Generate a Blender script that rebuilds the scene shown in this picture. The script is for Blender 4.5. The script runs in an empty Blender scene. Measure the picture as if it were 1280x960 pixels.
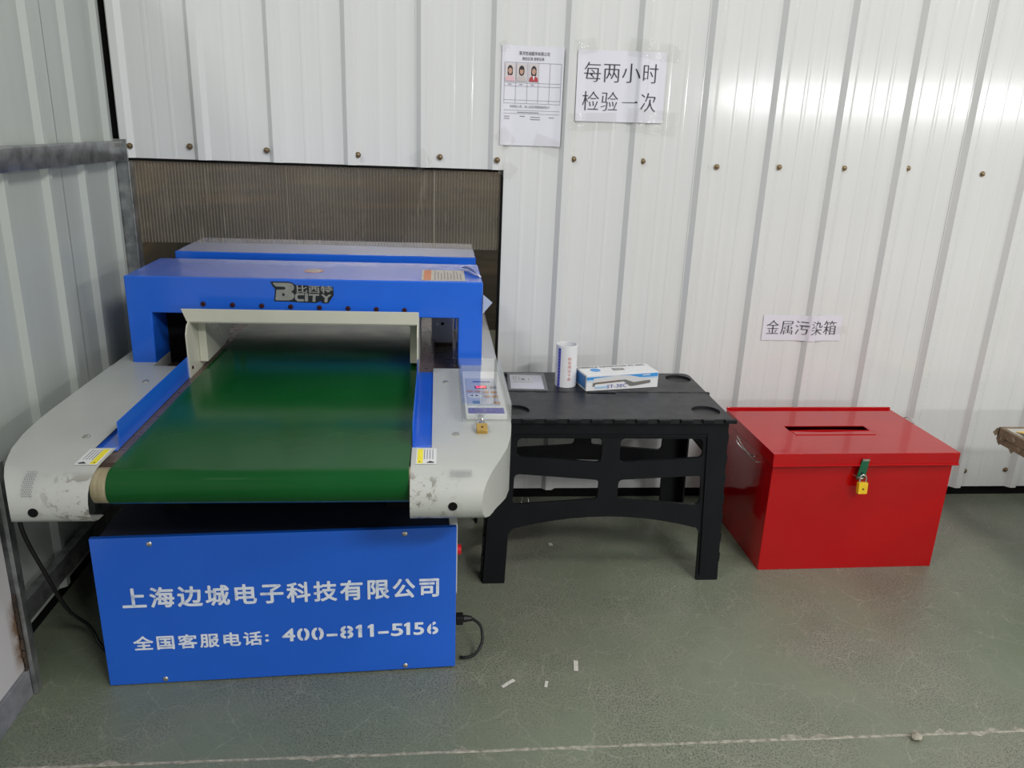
import bpy, bmesh, math, random
from mathutils import Matrix, Vector
random.seed(7)
SC = bpy.context.scene
COL = SC.collection
PI = math.pi

# ------------------------------------------------------------------ camera, world, lamps, exposure
cam_d = bpy.data.cameras.new('camera')
cam = bpy.data.objects.new('camera', cam_d)
COL.objects.link(cam)
SC.camera = cam
RM = ((0.9953876710796872, -0.08875903974481612, 0.036403531781059435),
      (-0.007088965471581287, 0.31037396920464194, 0.9505881052320709),
      (0.09567199606519758, 0.9464617436028432, -0.30831321260232536))
CL = (0.7691250211689437, -2.693086046206674, 1.332347926624629)
cam.matrix_world = Matrix(((RM[0][0], RM[1][0], -RM[2][0], CL[0]),
                           (RM[0][1], RM[1][1], -RM[2][1], CL[1]),
                           (RM[0][2], RM[1][2], -RM[2][2], CL[2]), (0, 0, 0, 1)))
cam_d.sensor_fit = 'HORIZONTAL'
cam_d.sensor_width = 36.0
cam_d.lens = 986.09 * 36.0 / 1280.0
cam_d.clip_start = 0.02

world = bpy.data.worlds.new('hall_air')
SC.world = world
world.use_nodes = True
wb = world.node_tree.nodes['Background']
wb.inputs[0].default_value = (0.93, 0.98, 1.0, 1)
wb.inputs[1].default_value = 0.36

def area_lamp(name, loc, target, sx, sy, power, color=(1, 1, 1)):
    d = bpy.data.lights.new(name, 'AREA')
    d.shape = 'RECTANGLE'; d.size = sx; d.size_y = sy; d.energy = power; d.color = color
    o = bpy.data.objects.new(name, d); COL.objects.link(o)
    o.location = loc
    o.rotation_euler = (Vector(target) - Vector(loc)).to_track_quat('-Z', 'Y').to_euler()
    return o
# rows of LED tubes under the hall roof, in front of and beside the bay
area_lamp('ceiling_tube_lamp', (3.1, -2.6, 3.8), (2.0, -0.3, 0.4), 1.6, 0.25, 36, (1.0, 0.985, 0.96))
area_lamp('ceiling_tube_lamp', (-1.5, -2.9, 4.6), (0.9, -0.7, 0.2), 1.2, 0.15, 62, (1.0, 0.985, 0.96))
area_lamp('ceiling_tube_lamp', (2.8, -4.8, 3.6), (0.5, -0.9, 0.3), 1.2, 0.15, 105, (1.0, 0.985, 0.96))
area_lamp('side_tube_lamp', (6.2, -2.4, 2.7), (0.6, -0.4, 0.7), 1.2, 0.3, 46, (1.0, 0.99, 0.97))
area_lamp('far_tube_lamp', (8.6, -12.0, 2.06), (2.0, 0, 1.3), 5.5, 0.16, 215, (1.0, 1.0, 1.0))
area_lamp('rear_room_lamp', (0.6, 1.5, 2.25), (0.5, 2.6, 1.75), 1.6, 0.2, 34, (1.0, 0.97, 0.93))

SC.view_settings.view_transform = 'Standard'
SC.view_settings.look = 'None'
SC.view_settings.gamma = 1.0
SC.view_settings.use_curve_mapping = False
SC.view_settings.exposure = -0.16

# ------------------------------------------------------------------ helpers
def tag(o, label=None, cat=None, group=None, kind=None):
    if label: o['label'] = label
    if cat: o['category'] = cat
    if group: o['group'] = group
    if kind: o['kind'] = kind
    return o

def empty(name, loc=(0, 0, 0), rz=0.0, label=None, cat=None, group=None, kind=None):
    o = bpy.data.objects.new(name, None); COL.objects.link(o)
    o.location = loc; o.rotation_euler = (0, 0, rz); o.empty_display_size = 0.1
    return tag(o, label, cat, group, kind)

def link_mesh(name, me, mat, parent=None, sharp=35, bevel=0.0, solid=0.0, soff=-1.0):
    if solid:                               # give the sheet its thickness before marking sharp edges
        tmp = bpy.data.objects.new('sheet', me); COL.objects.link(tmp)
        m = tmp.modifiers.new('solid', 'SOLIDIFY'); m.thickness = solid; m.offset = soff
        m2 = eval_mesh(tmp, me.name); bpy.data.meshes.remove(me); me = m2; me.name = name
    if mat is not None and not me.materials: me.materials.append(mat)
    for p in me.polygons: p.use_smooth = True
    me.set_sharp_from_angle(angle=math.radians(sharp))
    o = bpy.data.objects.new(name, me); COL.objects.link(o)
    if parent is not None: o.parent = parent
    if bevel:
        m = o.modifiers.new('bevel', 'BEVEL'); m.width = bevel; m.segments = 2
        m.limit_method = 'ANGLE'; m.angle_limit = math.radians(40); m.harden_normals = True
    return o

class MB:
    def __init__(s): s.bm = bmesh.new()
    def box(s, a, b, M=None):
        x0, y0, z0 = a; x1, y1, z1 = b
        vs = [s.bm.verts.new(v) for v in ((x0,y0,z0),(x1,y0,z0),(x1,y1,z0),(x0,y1,z0),(x0,y0,z1),(x1,y0,z1),(x1,y1,z1),(x0,y1,z1))]
        for f in ((0,3,2,1),(4,5,6,7),(0,1,5,4),(1,2,6,5),(2,3,7,6),(3,0,4,7)):
            s.bm.faces.new([vs[i] for i in f])
        if M is not None:
            for v in vs: v.co = M @ v.co
        return s
    def prism(s, pts, axis, a, b):
        """polygon pts in the two other axes, extruded along axis from a to b"""
        def P(p, t):
            return ((t, p[0], p[1]), (p[0], t, p[1]), (p[0], p[1], t))[axis]
        v0 = [s.bm.verts.new(P(p, a)) for p in pts]; v1 = [s.bm.verts.new(P(p, b)) for p in pts]
        n = len(pts)
        s.bm.faces.new(v0[::-1]); s.bm.faces.new(v1)
        for i in range(n):
            s.bm.faces.new((v0[i], v0[(i+1) % n], v1[(i+1) % n], v1[i]))
        return s
    def cyl(s, c, r, h, axis=2, n=20, r2=None):
        r2 = r if r2 is None else r2
        def P(t, q, rr):
            u, v = rr*math.cos(q), rr*math.sin(q)
            return Vector(c) + Vector(((t, u, v), (u, t, v), (u, v, t))[axis])
        a = [s.bm.verts.new(P(0, 2*PI*i/n, r)) for i in range(n)]
        b = [s.bm.verts.new(P(h, 2*PI*i/n, r2)) for i in range(n)]
        s.bm.faces.new(a[::-1]); s.bm.faces.new(b)
        for i in range(n): s.bm.faces.new((a[i], a[(i+1) % n], b[(i+1) % n], b[i]))
        return s
    def dome(s, c, r, h, axis=1, sgn=-1, n=12):
        """low rounded head on a small disc, e.g. a screw head"""
        prof = [(r, 0), (r, h*0.45), (r*0.75, h*0.85), (r*0.35, h)]
        rings = []
        for rr, t in prof:
            ring = []
            for i in range(n):
                q = 2*PI*i/n; u, v = rr*math.cos(q), rr*math.sin(q)
                ring.append(s.bm.verts.new(Vector(c) + Vector(((sgn*t, u, v), (u, sgn*t, v), (u, v, sgn*t))[axis])))
            rings.append(ring)
        for a, b in zip(rings, rings[1:]):
            for i in range(n): s.bm.faces.new((a[i], a[(i+1) % n], b[(i+1) % n], b[i]))
        s.bm.faces.new(rings[-1]); s.bm.faces.new(rings[0][::-1])
        return s
    def tube(s, pts, r, n=8):
        pts = [Vector(p) for p in pts]; rings = []
        up = Vector((0.123, 0.3, 0.94)).normalized()
        for i, p in enumerate(pts):
            t = (pts[min(i+1, len(pts)-1)] - pts[max(i-1, 0)]).normalized()
            a = t.cross(up)
            if a.length < 1e-3: a = t.cross(Vector((1, 0, 0)))
            a.normalize(); b = t.cross(a)
            rings.append([s.bm.verts.new(p + r*(a*math.cos(2*PI*k/n) + b*math.sin(2*PI*k/n))) for k in range(n)])
        for a, b in zip(rings, rings[1:]):
            for k in range(n): s.bm.faces.new((a[k], a[(k+1) % n], b[(k+1) % n], b[k]))
        s.bm.faces.new(rings[0][::-1]); s.bm.faces.new(rings[-1])
        return s
    def grid(s, rows):
        vs = [[s.bm.verts.new(p) for p in r] for r in rows]
        for a, b in zip(vs, vs[1:]):
            for i in range(len(a)-1): s.bm.faces.new((a[i], a[i+1], b[i+1], b[i]))
        return s
    def poly(s, pts):
        s.bm.faces.new([s.bm.verts.new(p) for p in pts]); return s
    def lathe(s, c, prof, n=28):
        rings = [[s.bm.verts.new((c[0]+r*math.cos(2*PI*i/n), c[1]+r*math.sin(2*PI*i/n), c[2]+z)) for i in range(n)] for r, z in prof]
        for a, b in zip(rings, rings[1:]):
            for i in range(n): s.bm.faces.new((a[i], a[(i+1) % n], b[(i+1) % n], b[i]))
        s.bm.faces.new(rings[0][::-1]); s.bm.faces.new(rings[-1])
        return s
    def mesh(s, name, recalc=True):
        if recalc: bmesh.ops.recalc_face_normals(s.bm, faces=s.bm.faces[:])
        me = bpy.data.meshes.new(name); s.bm.to_mesh(me); s.bm.free(); return me
    def obj(s, name, mat, parent=None, recalc=True, **k):
        return link_mesh(name, s.mesh(name, recalc), mat, parent, **k)

def spline(pts, n=8):
    """Catmull-Rom through pts"""
    P = [Vector(p) for p in pts]; P = [2*P[0]-P[1]] + P + [2*P[-1]-P[-2]]
    out = []
    for i in range(1, len(P)-2):
        for k in range(n):
            t = k/n
            out.append(0.5*((2*P[i]) + (P[i+1]-P[i-1])*t + (2*P[i-1]-5*P[i]+4*P[i+1]-P[i+2])*t*t + (3*P[i]-P[i-1]-3*P[i+1]+P[i+2])*t**3))
    out.append(P[-2]); return out

def eval_mesh(ob, name):
    dg = bpy.context.evaluated_depsgraph_get()
    dg.update()
    me = bpy.data.meshes.new_from_object(ob.evaluated_get(dg))
    d = ob.data
    bpy.data.objects.remove(ob)
    me.name = name; me.materials.clear()
    return me

def rounded(pts, r, n=5):
    """round the corners of a polygon; r is one radius or one per point"""
    out = []; N = len(pts)
    for i, p in enumerate(pts):
        rr = r[i] if isinstance(r, (list, tuple)) else r
        p = Vector(p); a = Vector(pts[i-1]) - p; b = Vector(pts[(i+1) % N]) - p
        if rr <= 0: out.append(tuple(p)); continue
        ang = a.angle(b); d = min(rr/math.tan(ang/2), a.length*0.49, b.length*0.49)
        s, e = p + a.normalized()*d, p + b.normalized()*d
        for k in range(n+1):
            t = k/n; out.append(tuple((1-t)**2*s + 2*t*(1-t)*p + t*t*e))
    return out

def plate_mesh(name, outlines, thick, M=None):
    """flat plate with holes: 2D outlines (first the border), filled and extruded"""
    cu = bpy.data.curves.new(name, 'CURVE'); cu.dimensions = '2D'; cu.fill_mode = 'BOTH'; cu.extrude = thick/2
    for ol in outlines:
        sp = cu.splines.new('POLY'); sp.points.add(len(ol)-1); sp.use_cyclic_u = True
        for q, p in zip(sp.points, ol): q.co = (p[0], p[1], 0, 1)
    ob = bpy.data.objects.new(name, cu); COL.objects.link(ob)
    me = eval_mesh(ob, name); bpy.data.curves.remove(cu)
    bm = bmesh.new(); bm.from_mesh(me); bmesh.ops.remove_doubles(bm, verts=bm.verts[:], dist=1e-6); bm.to_mesh(me); bm.free()
    if M is not None: me.transform(M)
    return me

def FR(x, y, z, roll=0.0):
    """frame of a face that looks to -Y: local x to +X, local y to +Z"""
    return Matrix.Translation((x, y, z)) @ Matrix.Rotation(PI/2, 4, 'X') @ Matrix.Rotation(roll, 4, 'Z')
def FT(x, y, z, rz=0.0):
    return Matrix.Translation((x, y, z)) @ Matrix.Rotation(rz, 4, 'Z')

def text_mesh(name, s, size, M, off=0.0, song=0.0, space=1.0, align='LEFT', width=None, line=1.0, vertical=False, sx=1.0, shear=0.0):
    cu = bpy.data.curves.new(name, 'FONT'); cu.body = '\n'.join(s) if vertical else s; cu.size = size
    cu.space_character = space; cu.align_x = 'CENTER' if vertical else align; cu.space_line = line
    cu.resolution_u = 3; cu.shear = shear
    if not song: cu.offset = off
    ob = bpy.data.objects.new(name, cu); COL.objects.link(ob)
    if song:
        dg = bpy.context.evaluated_depsgraph_get(); dg.update()
        cc = ob.evaluated_get(dg).to_curve(dg)
        c2 = bpy.data.curves.new(name, 'CURVE'); c2.dimensions = '2D'; c2.fill_mode = 'BOTH'; c2.resolution_u = 3
        k = 2.6
        for sp in cc.splines:
            n2 = c2.splines.new('BEZIER'); n2.bezier_points.add(len(sp.bezier_points)-1)
            n2.use_cyclic_u = True
            for a, b in zip(n2.bezier_points, sp.bezier_points):
                a.handle_left_type = a.handle_right_type = 'FREE'
                a.co = (b.co[0]*k, b.co[1], 0)
                a.handle_left = (b.handle_left[0]*k, b.handle_left[1], 0)
                a.handle_right = (b.handle_right[0]*k, b.handle_right[1], 0)
        c2.offset = -song*size
        ob.evaluated_get(dg).to_curve_clear()
        bpy.data.objects.remove(ob)
        ob = bpy.data.objects.new(name, c2); COL.objects.link(ob)
        me = eval_mesh(ob, name)
        me.transform(Matrix.Diagonal((1/k, 1, 1, 1)))
    else:
        me = eval_mesh(ob, name)
    xs = [v.co.x for v in me.vertices]
    if width and xs:
        f = width/(max(xs)-min(xs)); x0 = min(xs)
        if align == 'CENTER' or vertical: x0 = (max(xs)+min(xs))/2
        for v in me.vertices: v.co.x = (v.co.x-x0)*f
    if sx != 1.0: me.transform(Matrix.Diagonal((sx, 1, 1, 1)))
    me.transform(M)
    return me

def lettering(name, s, size, M, mat, parent, **k):
    return link_mesh(name, text_mesh(name, s, size, M, **k), mat, parent)

# ------------------------------------------------------------------ materials
class NT:
    def __init__(s, name):
        s.m = bpy.data.materials.new(name); s.m.use_nodes = True
        s.t = s.m.node_tree; s.b = s.t.nodes['Principled BSDF']; s.o = s.t.nodes['Material Output']
    def n(s, kind, **k):
        nd = s.t.nodes.new(kind)
        for a, v in k.items():
            if a in ('inp',):
                for i, w in v.items(): nd.inputs[i].default_value = w
            else: setattr(nd, a, v)
        return nd
    def l(s, a, b): s.t.links.new(a, b)
    def coord(s, kind='Object'):
        return s.n('ShaderNodeTexCoord').outputs[kind]
    def noise(s, scale, detail=4, rough=0.55, vec=None, dist=0.0, vscale=None):
        nd = s.n('ShaderNodeTexNoise'); nd.inputs['Scale'].default_value = scale; nd.inputs['Detail'].default_value = detail
        nd.inputs['Roughness'].default_value = rough; nd.inputs['Distortion'].default_value = dist
        v = vec if vec is not None else s.coord()
        if vscale:
            mp = s.n('ShaderNodeMapping'); mp.inputs['Scale'].default_value = vscale; s.l(v, mp.inputs['Vector']); v = mp.outputs[0]
        s.l(v, nd.inputs['Vector']); return nd.outputs['Fac']
    def ramp(s, fac, stops):
        nd = s.n('ShaderNodeValToRGB'); e = nd.color_ramp.elements
        while len(e) < len(stops): e.new(0.5)
        for i, (p, c) in enumerate(stops):
            e[i].position = p; e[i].color = (c, c, c, 1) if isinstance(c, (int, float)) else (*c, 1)
        s.l(fac, nd.inputs['Fac']); return nd.outputs['Color']
    def mix(s, fac, a, b, mode='MIX'):
        nd = s.n('ShaderNodeMix', data_type='RGBA', blend_type=mode)
        for v, i in ((fac, 0), (a, 6), (b, 7)):
            if isinstance(v, (int, float)): nd.inputs[i].default_value = v
            elif isinstance(v, tuple): nd.inputs[i].default_value = (*v, 1)
            else: s.l(v, nd.inputs[i])
        return nd.outputs[2]
    def math(s, op, a, b=0.0):
        nd = s.n('ShaderNodeMath', operation=op)
        for v, i in ((a, 0), (b, 1)):
            if isinstance(v, (int, float)): nd.inputs[i].default_value = v
            else: s.l(v, nd.inputs[i])
        return nd.outputs[0]
    def bump(s, h, strength=0.2, dist=0.002):
        nd = s.n('ShaderNodeBump'); nd.inputs['Strength'].default_value = strength; nd.inputs['Distance'].default_value = dist
        s.l(h, nd.inputs['Height']); s.l(nd.outputs[0], s.b.inputs['Normal']); return nd
    def base(s, c):
        if isinstance(c, tuple): s.b.inputs['Base Color'].default_value = (*c, 1)
        else: s.l(c, s.b.inputs['Base Color'])
    def setp(s, rough=0.5, metal=0.0, ior=1.5, coat=0.0, coatr=0.05, spec=0.5):
        s.b.inputs['Roughness'].default_value = rough; s.b.inputs['Metallic'].default_value = metal
        s.b.inputs['IOR'].default_value = ior; s.b.inputs['Coat Weight'].default_value = coat
        s.b.inputs['Coat Roughness'].default_value = coatr; s.b.inputs['Specular IOR Level'].default_value = spec
        return s

def paint(name, col, rough=0.35, var=0.06, metal=0.0, coat=0.0, scale=6.0, ior=1.5, bump=0.0, bscale=180.0, spec=0.5, rvar=0.15):
    t = NT(name); t.setp(rough, metal, ior, coat, spec=spec)
    f = t.noise(scale, 5)
    a = tuple(max(0, c*(1-var)) for c in col); b = tuple(min(1, c*(1+var)) for c in col)
    t.base(t.ramp(f, [(0.3, a), (0.7, b)]))
    r = t.ramp(t.noise(scale*3, 4), [(0.3, max(0.02, rough*(1-rvar))), (0.75, min(1, rough*(1+rvar)))])
    t.l(r, t.b.inputs['Roughness'])
    if bump: t.bump(t.noise(bscale, 2), bump, 0.001)
    return t.m

M = {}
# ---- sheet-metal wall
def wall_mat(name, col, rough):
    t = NT(name); t.setp(rough, 0, 1.5)
    streak = t.noise(1.0, 5, 0.6, vscale=(28, 28, 0.7))
    dirt = t.noise(2.2, 6, 0.6, vscale=(1, 1, 0.6))
    c = t.ramp(streak, [(0.3, tuple(v*0.955 for v in col)), (0.65, col)])
    c = t.mix(t.ramp(dirt, [(0.45, 0.0), (0.8, 0.22)]), c, tuple(v*0.8 for v in col))
    t.base(c)
    t.bump(t.noise(1.0, 2, 0.4, vscale=(7, 7, 0.8)), 0.05, 0.004)
    return t.m
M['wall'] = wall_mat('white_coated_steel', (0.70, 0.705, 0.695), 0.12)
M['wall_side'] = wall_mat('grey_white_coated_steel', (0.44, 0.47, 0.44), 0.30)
# ---- epoxy floor
def floor_mat():
    t = NT('worn_green_epoxy'); co = t.coord()
    big = t.noise(1.3, 5, 0.6, co); mid = t.noise(7, 6, 0.65, co); fine = t.noise(210, 3, 0.75, co); spk = t.noise(300, 2, 0.5, co)
    c = t.ramp(big, [(0.3, (0.175, 0.215, 0.145)), (0.52, (0.215, 0.23, 0.17)), (0.72, (0.28, 0.26, 0.215))])
    c = t.mix(t.ramp(mid, [(0.4, 0.0), (0.7, 0.45)]), c, (0.15, 0.185, 0.13))
    patch = t.ramp(t.noise(2.6, 5, 0.6, co), [(0.40, 0.2), (0.60, 1.0)])
    sp = t.math('MULTIPLY', t.ramp(fine, [(0.50, 0.0), (0.58, 0.85)]), patch)
    c = t.mix(sp, c, (0.055, 0.07, 0.05))
    c = t.mix(t.math('MULTIPLY', t.ramp(spk, [(0.60, 0.0), (0.68, 0.5)]), patch), c, (0.34, 0.36, 0.30))
    # hairline cracks
    wv = t.n('ShaderNodeVectorMath', operation='ADD')
    nv = t.n('ShaderNodeTexNoise'); nv.inputs['Scale'].default_value = 9.0; nv.inputs['Detail'].default_value = 4
    t.l(co, nv.inputs['Vector'])
    sc = t.n('ShaderNodeVectorMath', operation='SCALE'); sc.inputs['Scale'].default_value = 0.09
    t.l(nv.outputs['Color'], sc.inputs[0]); t.l(co, wv.inputs[0]); t.l(sc.outputs[0], wv.inputs[1])
    for s_, w_, k_ in ((7.5, 0.012, 0.42), (16.0, 0.018, 0.32)):
        vo = t.n('ShaderNodeTexVoronoi', feature='DISTANCE_TO_EDGE'); vo.inputs['Scale'].default_value = s_
        t.l(wv.outputs[0], vo.inputs['Vector'])
        line = t.ramp(vo.outputs['Distance'], [(0.0, 1.0), (w_, 0.0)])
        line = t.math('MULTIPLY', line, t.ramp(t.noise(3.1 + s_, 3, 0.5, co), [(0.40, 0.0), (0.54, k_)]))
        c = t.mix(line, c, (0.38, 0.39, 0.30))
    t.base(c); t.setp(0.4, 0, 1.5)
    t.l(t.ramp(t.noise(5, 5, 0.6, co), [(0.3, 0.30), (0.7, 0.5)]), t.b.inputs['Roughness'])
    t.bump(fine, 0.12, 0.001)
    return t.m
M['floor'] = floor_mat()
M['joint'] = paint('dirty_joint_filler', (0.34, 0.325, 0.265), 0.8, 0.5, scale=60, bump=0.6, bscale=120)
M['blue'] = paint('blue_powder_coat', (0.014, 0.125, 0.66), 0.22, 0.05, scale=4, coat=0.35, rvar=0.02, bump=0.04, bscale=500)
M['blue_dark'] = paint('dark_navy_cabinet', (0.022, 0.028, 0.055), 0.4, 0.05, scale=4)  # cabinet body, darker and greyer than its blue front panel
M['red'] = paint('red_gloss_enamel', (0.43, 0.002, 0.004), 0.09, 0.08, scale=3, ior=1.34, coat=0.3, rvar=0.05, bump=0.05, bscale=30)
M['black'] = paint('black_moulded_plastic', (0.008, 0.0085, 0.0105), 0.42, 0.15, scale=9, ior=1.28, bump=0.10, bscale=700)
M['black_top'] = paint('black_plastic_top', (0.012, 0.0125, 0.015), 0.36, 0.2, scale=8, ior=1.4, bump=0.12, bscale=600)
M['pit'] = paint('black_plastic_recess', (0.010, 0.010, 0.011), 0.5, 0.1)
M['rubber'] = paint('black_rubber', (0.008, 0.008, 0.008), 0.5, 0.2)
M['galv'] = paint('galvanised_steel', (0.33, 0.34, 0.34), 0.36, 0.4, metal=0.8, scale=26, bump=0.08, bscale=60)
M['rust'] = paint('rusty_steel', (0.05, 0.03, 0.02), 0.8, 0.6, scale=18, bump=0.4, bscale=60)
M['steel'] = paint('zinc_screw', (0.55, 0.53, 0.48), 0.3, 0.2, metal=0.9, scale=200)
M['brass_screw'] = paint('dull_yellow_zinc', (0.22, 0.16, 0.09), 0.35, 0.4, metal=0.7, scale=300)
M['dark_screw'] = paint('maroon_screw_head', (0.045, 0.008, 0.01), 0.28, 0.3, metal=0.3, scale=300)
M['chrome'] = paint('bright_steel', (0.75, 0.75, 0.74), 0.15, 0.05, metal=1.0)
M['brass'] = paint('brass_lock', (0.55, 0.36, 0.10), 0.32, 0.12, metal=0.6, scale=90)
M['yellow'] = paint('yellow_lock_body', (0.78, 0.50, 0.015), 0.35, 0.06, scale=50)
M['green_strap'] = paint('green_painted_hasp', (0.006, 0.105, 0.045), 0.3, 0.12, scale=60)
M['cream'] = paint('cream_enamel', (0.56, 0.555, 0.46), 0.32, 0.04, scale=8)
M['paper'] = paint('white_paper', (0.70, 0.695, 0.76), 0.65, 0.03, scale=4)
M['label_paper'] = paint('white_label', (0.72, 0.72, 0.71), 0.5, 0.03)
M['grey_label'] = paint('aged_label', (0.50, 0.47, 0.42), 0.5, 0.05)
M['orange_label'] = paint('orange_label_strip', (0.55, 0.20, 0.09), 0.5, 0.1, scale=40)
M['yellow_label'] = paint('yellow_warning_strip', (0.85, 0.74, 0.02), 0.45, 0.04)
M['ink'] = paint('black_ink', (0.022, 0.021, 0.03), 0.6, 0.1)
M['ink_soft'] = paint('grey_ink', (0.20, 0.20, 0.23), 0.7, 0.2, scale=300)
M['ink_blue'] = paint('blue_ink', (0.03, 0.05, 0.36), 0.5, 0.15, scale=80)
M['ink_red'] = paint('red_ink', (0.62, 0.16, 0.13), 0.6, 0.2, scale=200)
M['skin'] = paint('printed_skin', (0.50, 0.30, 0.22), 0.6, 0.05)
M['pink_print'] = paint('printed_pink', (0.66, 0.42, 0.46), 0.6, 0.05)
M['red_print'] = paint('printed_red', (0.42, 0.05, 0.06), 0.6, 0.05)
M['grey_print'] = paint('printed_grey', (0.52, 0.47, 0.46), 0.6, 0.05)
M['hair_print'] = paint('printed_hair', (0.025, 0.02, 0.025), 0.6, 0.1)
M['bg_print'] = paint('printed_backdrop', (0.60, 0.55, 0.55), 0.6, 0.05)
M['sky_blue'] = paint('light_blue_print', (0.05, 0.30, 0.70), 0.4, 0.05)
M['pale_blue'] = paint('pale_blue_print', (0.40, 0.60, 0.82), 0.4, 0.05)
M['box_white'] = paint('white_carton', (0.76, 0.76, 0.77), 0.38, 0.02)
M['grey_pic'] = paint('grey_picture', (0.17, 0.165, 0.15), 0.45, 0.1)
M['brown_pic'] = paint('brown_picture', (0.22, 0.13, 0.08), 0.45, 0.2, scale=60)
M['light_pic'] = paint('light_grey_picture', (0.64, 0.645, 0.65), 0.45, 0.03)
M['bed'] = paint('brown_slider_bed', (0.125, 0.088, 0.07), 0.3, 0.2, scale=20)
M['dark'] = paint('dark_void', (0.006, 0.006, 0.006), 0.8, 0.2, spec=0.1)
def rear():
    t = NT('brown_rear_boarding'); t.setp(0.8); co = t.coord()
    a = t.noise(1.0, 3, 0.6, co, vscale=(0.7, 1, 7.0)); b = t.noise(1.1, 2, 0.5, co)
    c = t.ramp(a, [(0.33, (0.035, 0.026, 0.018)), (0.5, (0.075, 0.056, 0.037)), (0.64, (0.17, 0.12, 0.07))])
    t.base(t.mix(t.ramp(b, [(0.4, 0.0), (0.7, 0.5)]), c, (0.10, 0.10, 0.08))); return t.m
M['rear_wall'] = rear()
M['carton'] = paint('brown_carton', (0.33, 0.22, 0.12), 0.75, 0.12, scale=6)
M['cardboard'] = paint('worn_cardboard', (0.21, 0.155, 0.10), 0.85, 0.3, scale=20, bump=0.4, bscale=60)
M['board'] = paint('pale_board', (0.50, 0.49, 0.44), 0.5, 0.1)
M['foam'] = paint('yellow_foam_sheet', (0.78, 0.53, 0.16), 0.7, 0.12, scale=30, bump=0.6, bscale=40)
M['baseboard'] = paint('speckled_grey_baseboard', (0.20, 0.205, 0.22), 0.55, 0.2, scale=40)
def plaster():
    t = NT('pinkish_white_panel'); co = t.coord(); t.setp(0.5)
    sx = t.n('ShaderNodeSeparateXYZ'); t.l(co, sx.inputs[0])
    a = t.n('ShaderNodeMapRange'); a.inputs[1].default_value = -1.075; a.inputs[2].default_value = -1.038; t.l(sx.outputs['Y'], a.inputs[0])
    b = t.n('ShaderNodeMapRange'); b.inputs[1].default_value = 0.10; b.inputs[2].default_value = 0.05
    t.l(t.math('ABSOLUTE', t.math('SUBTRACT', sx.outputs['Z'], 0.17)), b.inputs[0])
    k = t.math('MULTIPLY', t.math('MULTIPLY', a.outputs[0], b.outputs[0]), t.ramp(t.noise(30, 5, 0.6, co), [(0.3, 0.5), (0.6, 1.6)]))
    c = t.ramp(t.noise(3, 5, 0.5, co), [(0.3, (0.565, 0.54, 0.54)), (0.7, (0.62, 0.595, 0.595))])
    c = t.mix(k, c, (0.20, 0.125, 0.075)); t.base(c); return t.m
M['plaster'] = plaster()
M['white_plastic'] = paint('white_plastic', (0.72, 0.73, 0.70), 0.35, 0.04)
M['keypad'] = paint('pale_blue_grey_keypad', (0.42, 0.45, 0.54), 0.4, 0.05)
M['orange_key'] = paint('tan_orange_key', (0.42, 0.21, 0.07), 0.45, 0.15, scale=100)
M['teal_key'] = paint('teal_key', (0.05, 0.16, 0.28), 0.45, 0.1)
M['purple'] = paint('purple_strip', (0.10, 0.09, 0.36), 0.3, 0.15, scale=40)
M['scrap'] = paint('off_white_scrap', (0.62, 0.60, 0.55), 0.7, 0.1, scale=80)
M['lump'] = paint('grey_plaster_crumb', (0.34, 0.31, 0.25), 0.9, 0.3, scale=60, bump=0.6, bscale=90)
M['logo_grey'] = paint('silver_logo_film', (0.24, 0.25, 0.23), 0.4, 0.12, scale=40)
M['logo_dark'] = paint('dark_logo_border', (0.010, 0.014, 0.017), 0.4, 0.1)
M['caster'] = paint('translucent_grey_caster', (0.40, 0.41, 0.40), 0.3, 0.2, scale=50)

def grey_cover():
    t = NT('white_cover_enamel'); co = t.coord(); t.setp(0.30, 0, 1.5)
    c = t.ramp(t.noise(5, 5, 0.55, co), [(0.3, (0.44, 0.455, 0.425)), (0.7, (0.49, 0.50, 0.465))])
    sx = t.n('ShaderNodeSeparateXYZ'); t.l(co, sx.inputs[0])
    near = t.n('ShaderNodeMapRange'); near.inputs[1].default_value = -1.17; near.inputs[2].default_value = -1.205
    t.l(sx.outputs['Y'], near.inputs[0])
    dx = t.math('ABSOLUTE', t.math('SUBTRACT', sx.outputs['X'], 0.4025))
    inner = t.n('ShaderNodeMapRange'); inner.inputs[1].default_value = 0.425; inner.inputs[2].default_value = 0.35
    t.l(dx, inner.inputs[0])
    mask = t.math('MULTIPLY', near.outputs[0], inner.outputs[0])
    wear = t.ramp(t.noise(26, 6, 0.7, co, 0.6), [(0.53, 0.0), (0.57, 0.95)])
    fine = t.ramp(t.noise(120, 4, 0.7, co), [(0.60, 0.0), (0.66, 0.7)])
    w = t.math('MULTIPLY', mask, t.math('MAXIMUM', wear, fine))
    c = t.mix(w, c, (0.20, 0.19, 0.155))
    scr = t.ramp(t.noise(40, 5, 0.7, co, 1.0), [(0.70, 0.0), (0.74, 0.6)])
    c = t.mix(scr, c, (0.22, 0.22, 0.19))
    t.base(c); return t.m
M['cover'] = grey_cover()

def belt_mat():
    t = NT('green_pvc_belt'); co = t.coord(); t.setp(0.24, 0, 1.3)
    c = t.ramp(t.noise(3, 5, 0.5, co), [(0.3, (0.004, 0.068, 0.013)), (0.7, (0.006, 0.085, 0.018))])
    sc = t.ramp(t.noise(1.0, 4, 0.6, co, vscale=(14, 120, 2)), [(0.70, 0.0), (0.76, 0.08)])
    c = t.mix(sc, c, (0.25, 0.32, 0.27)); t.base(c)
    t.l(t.ramp(t.noise(9, 5, 0.6, co), [(0.3, 0.13), (0.7, 0.22)]), t.b.inputs['Roughness'])
    return t.m
M['belt'] = belt_mat()

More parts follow.
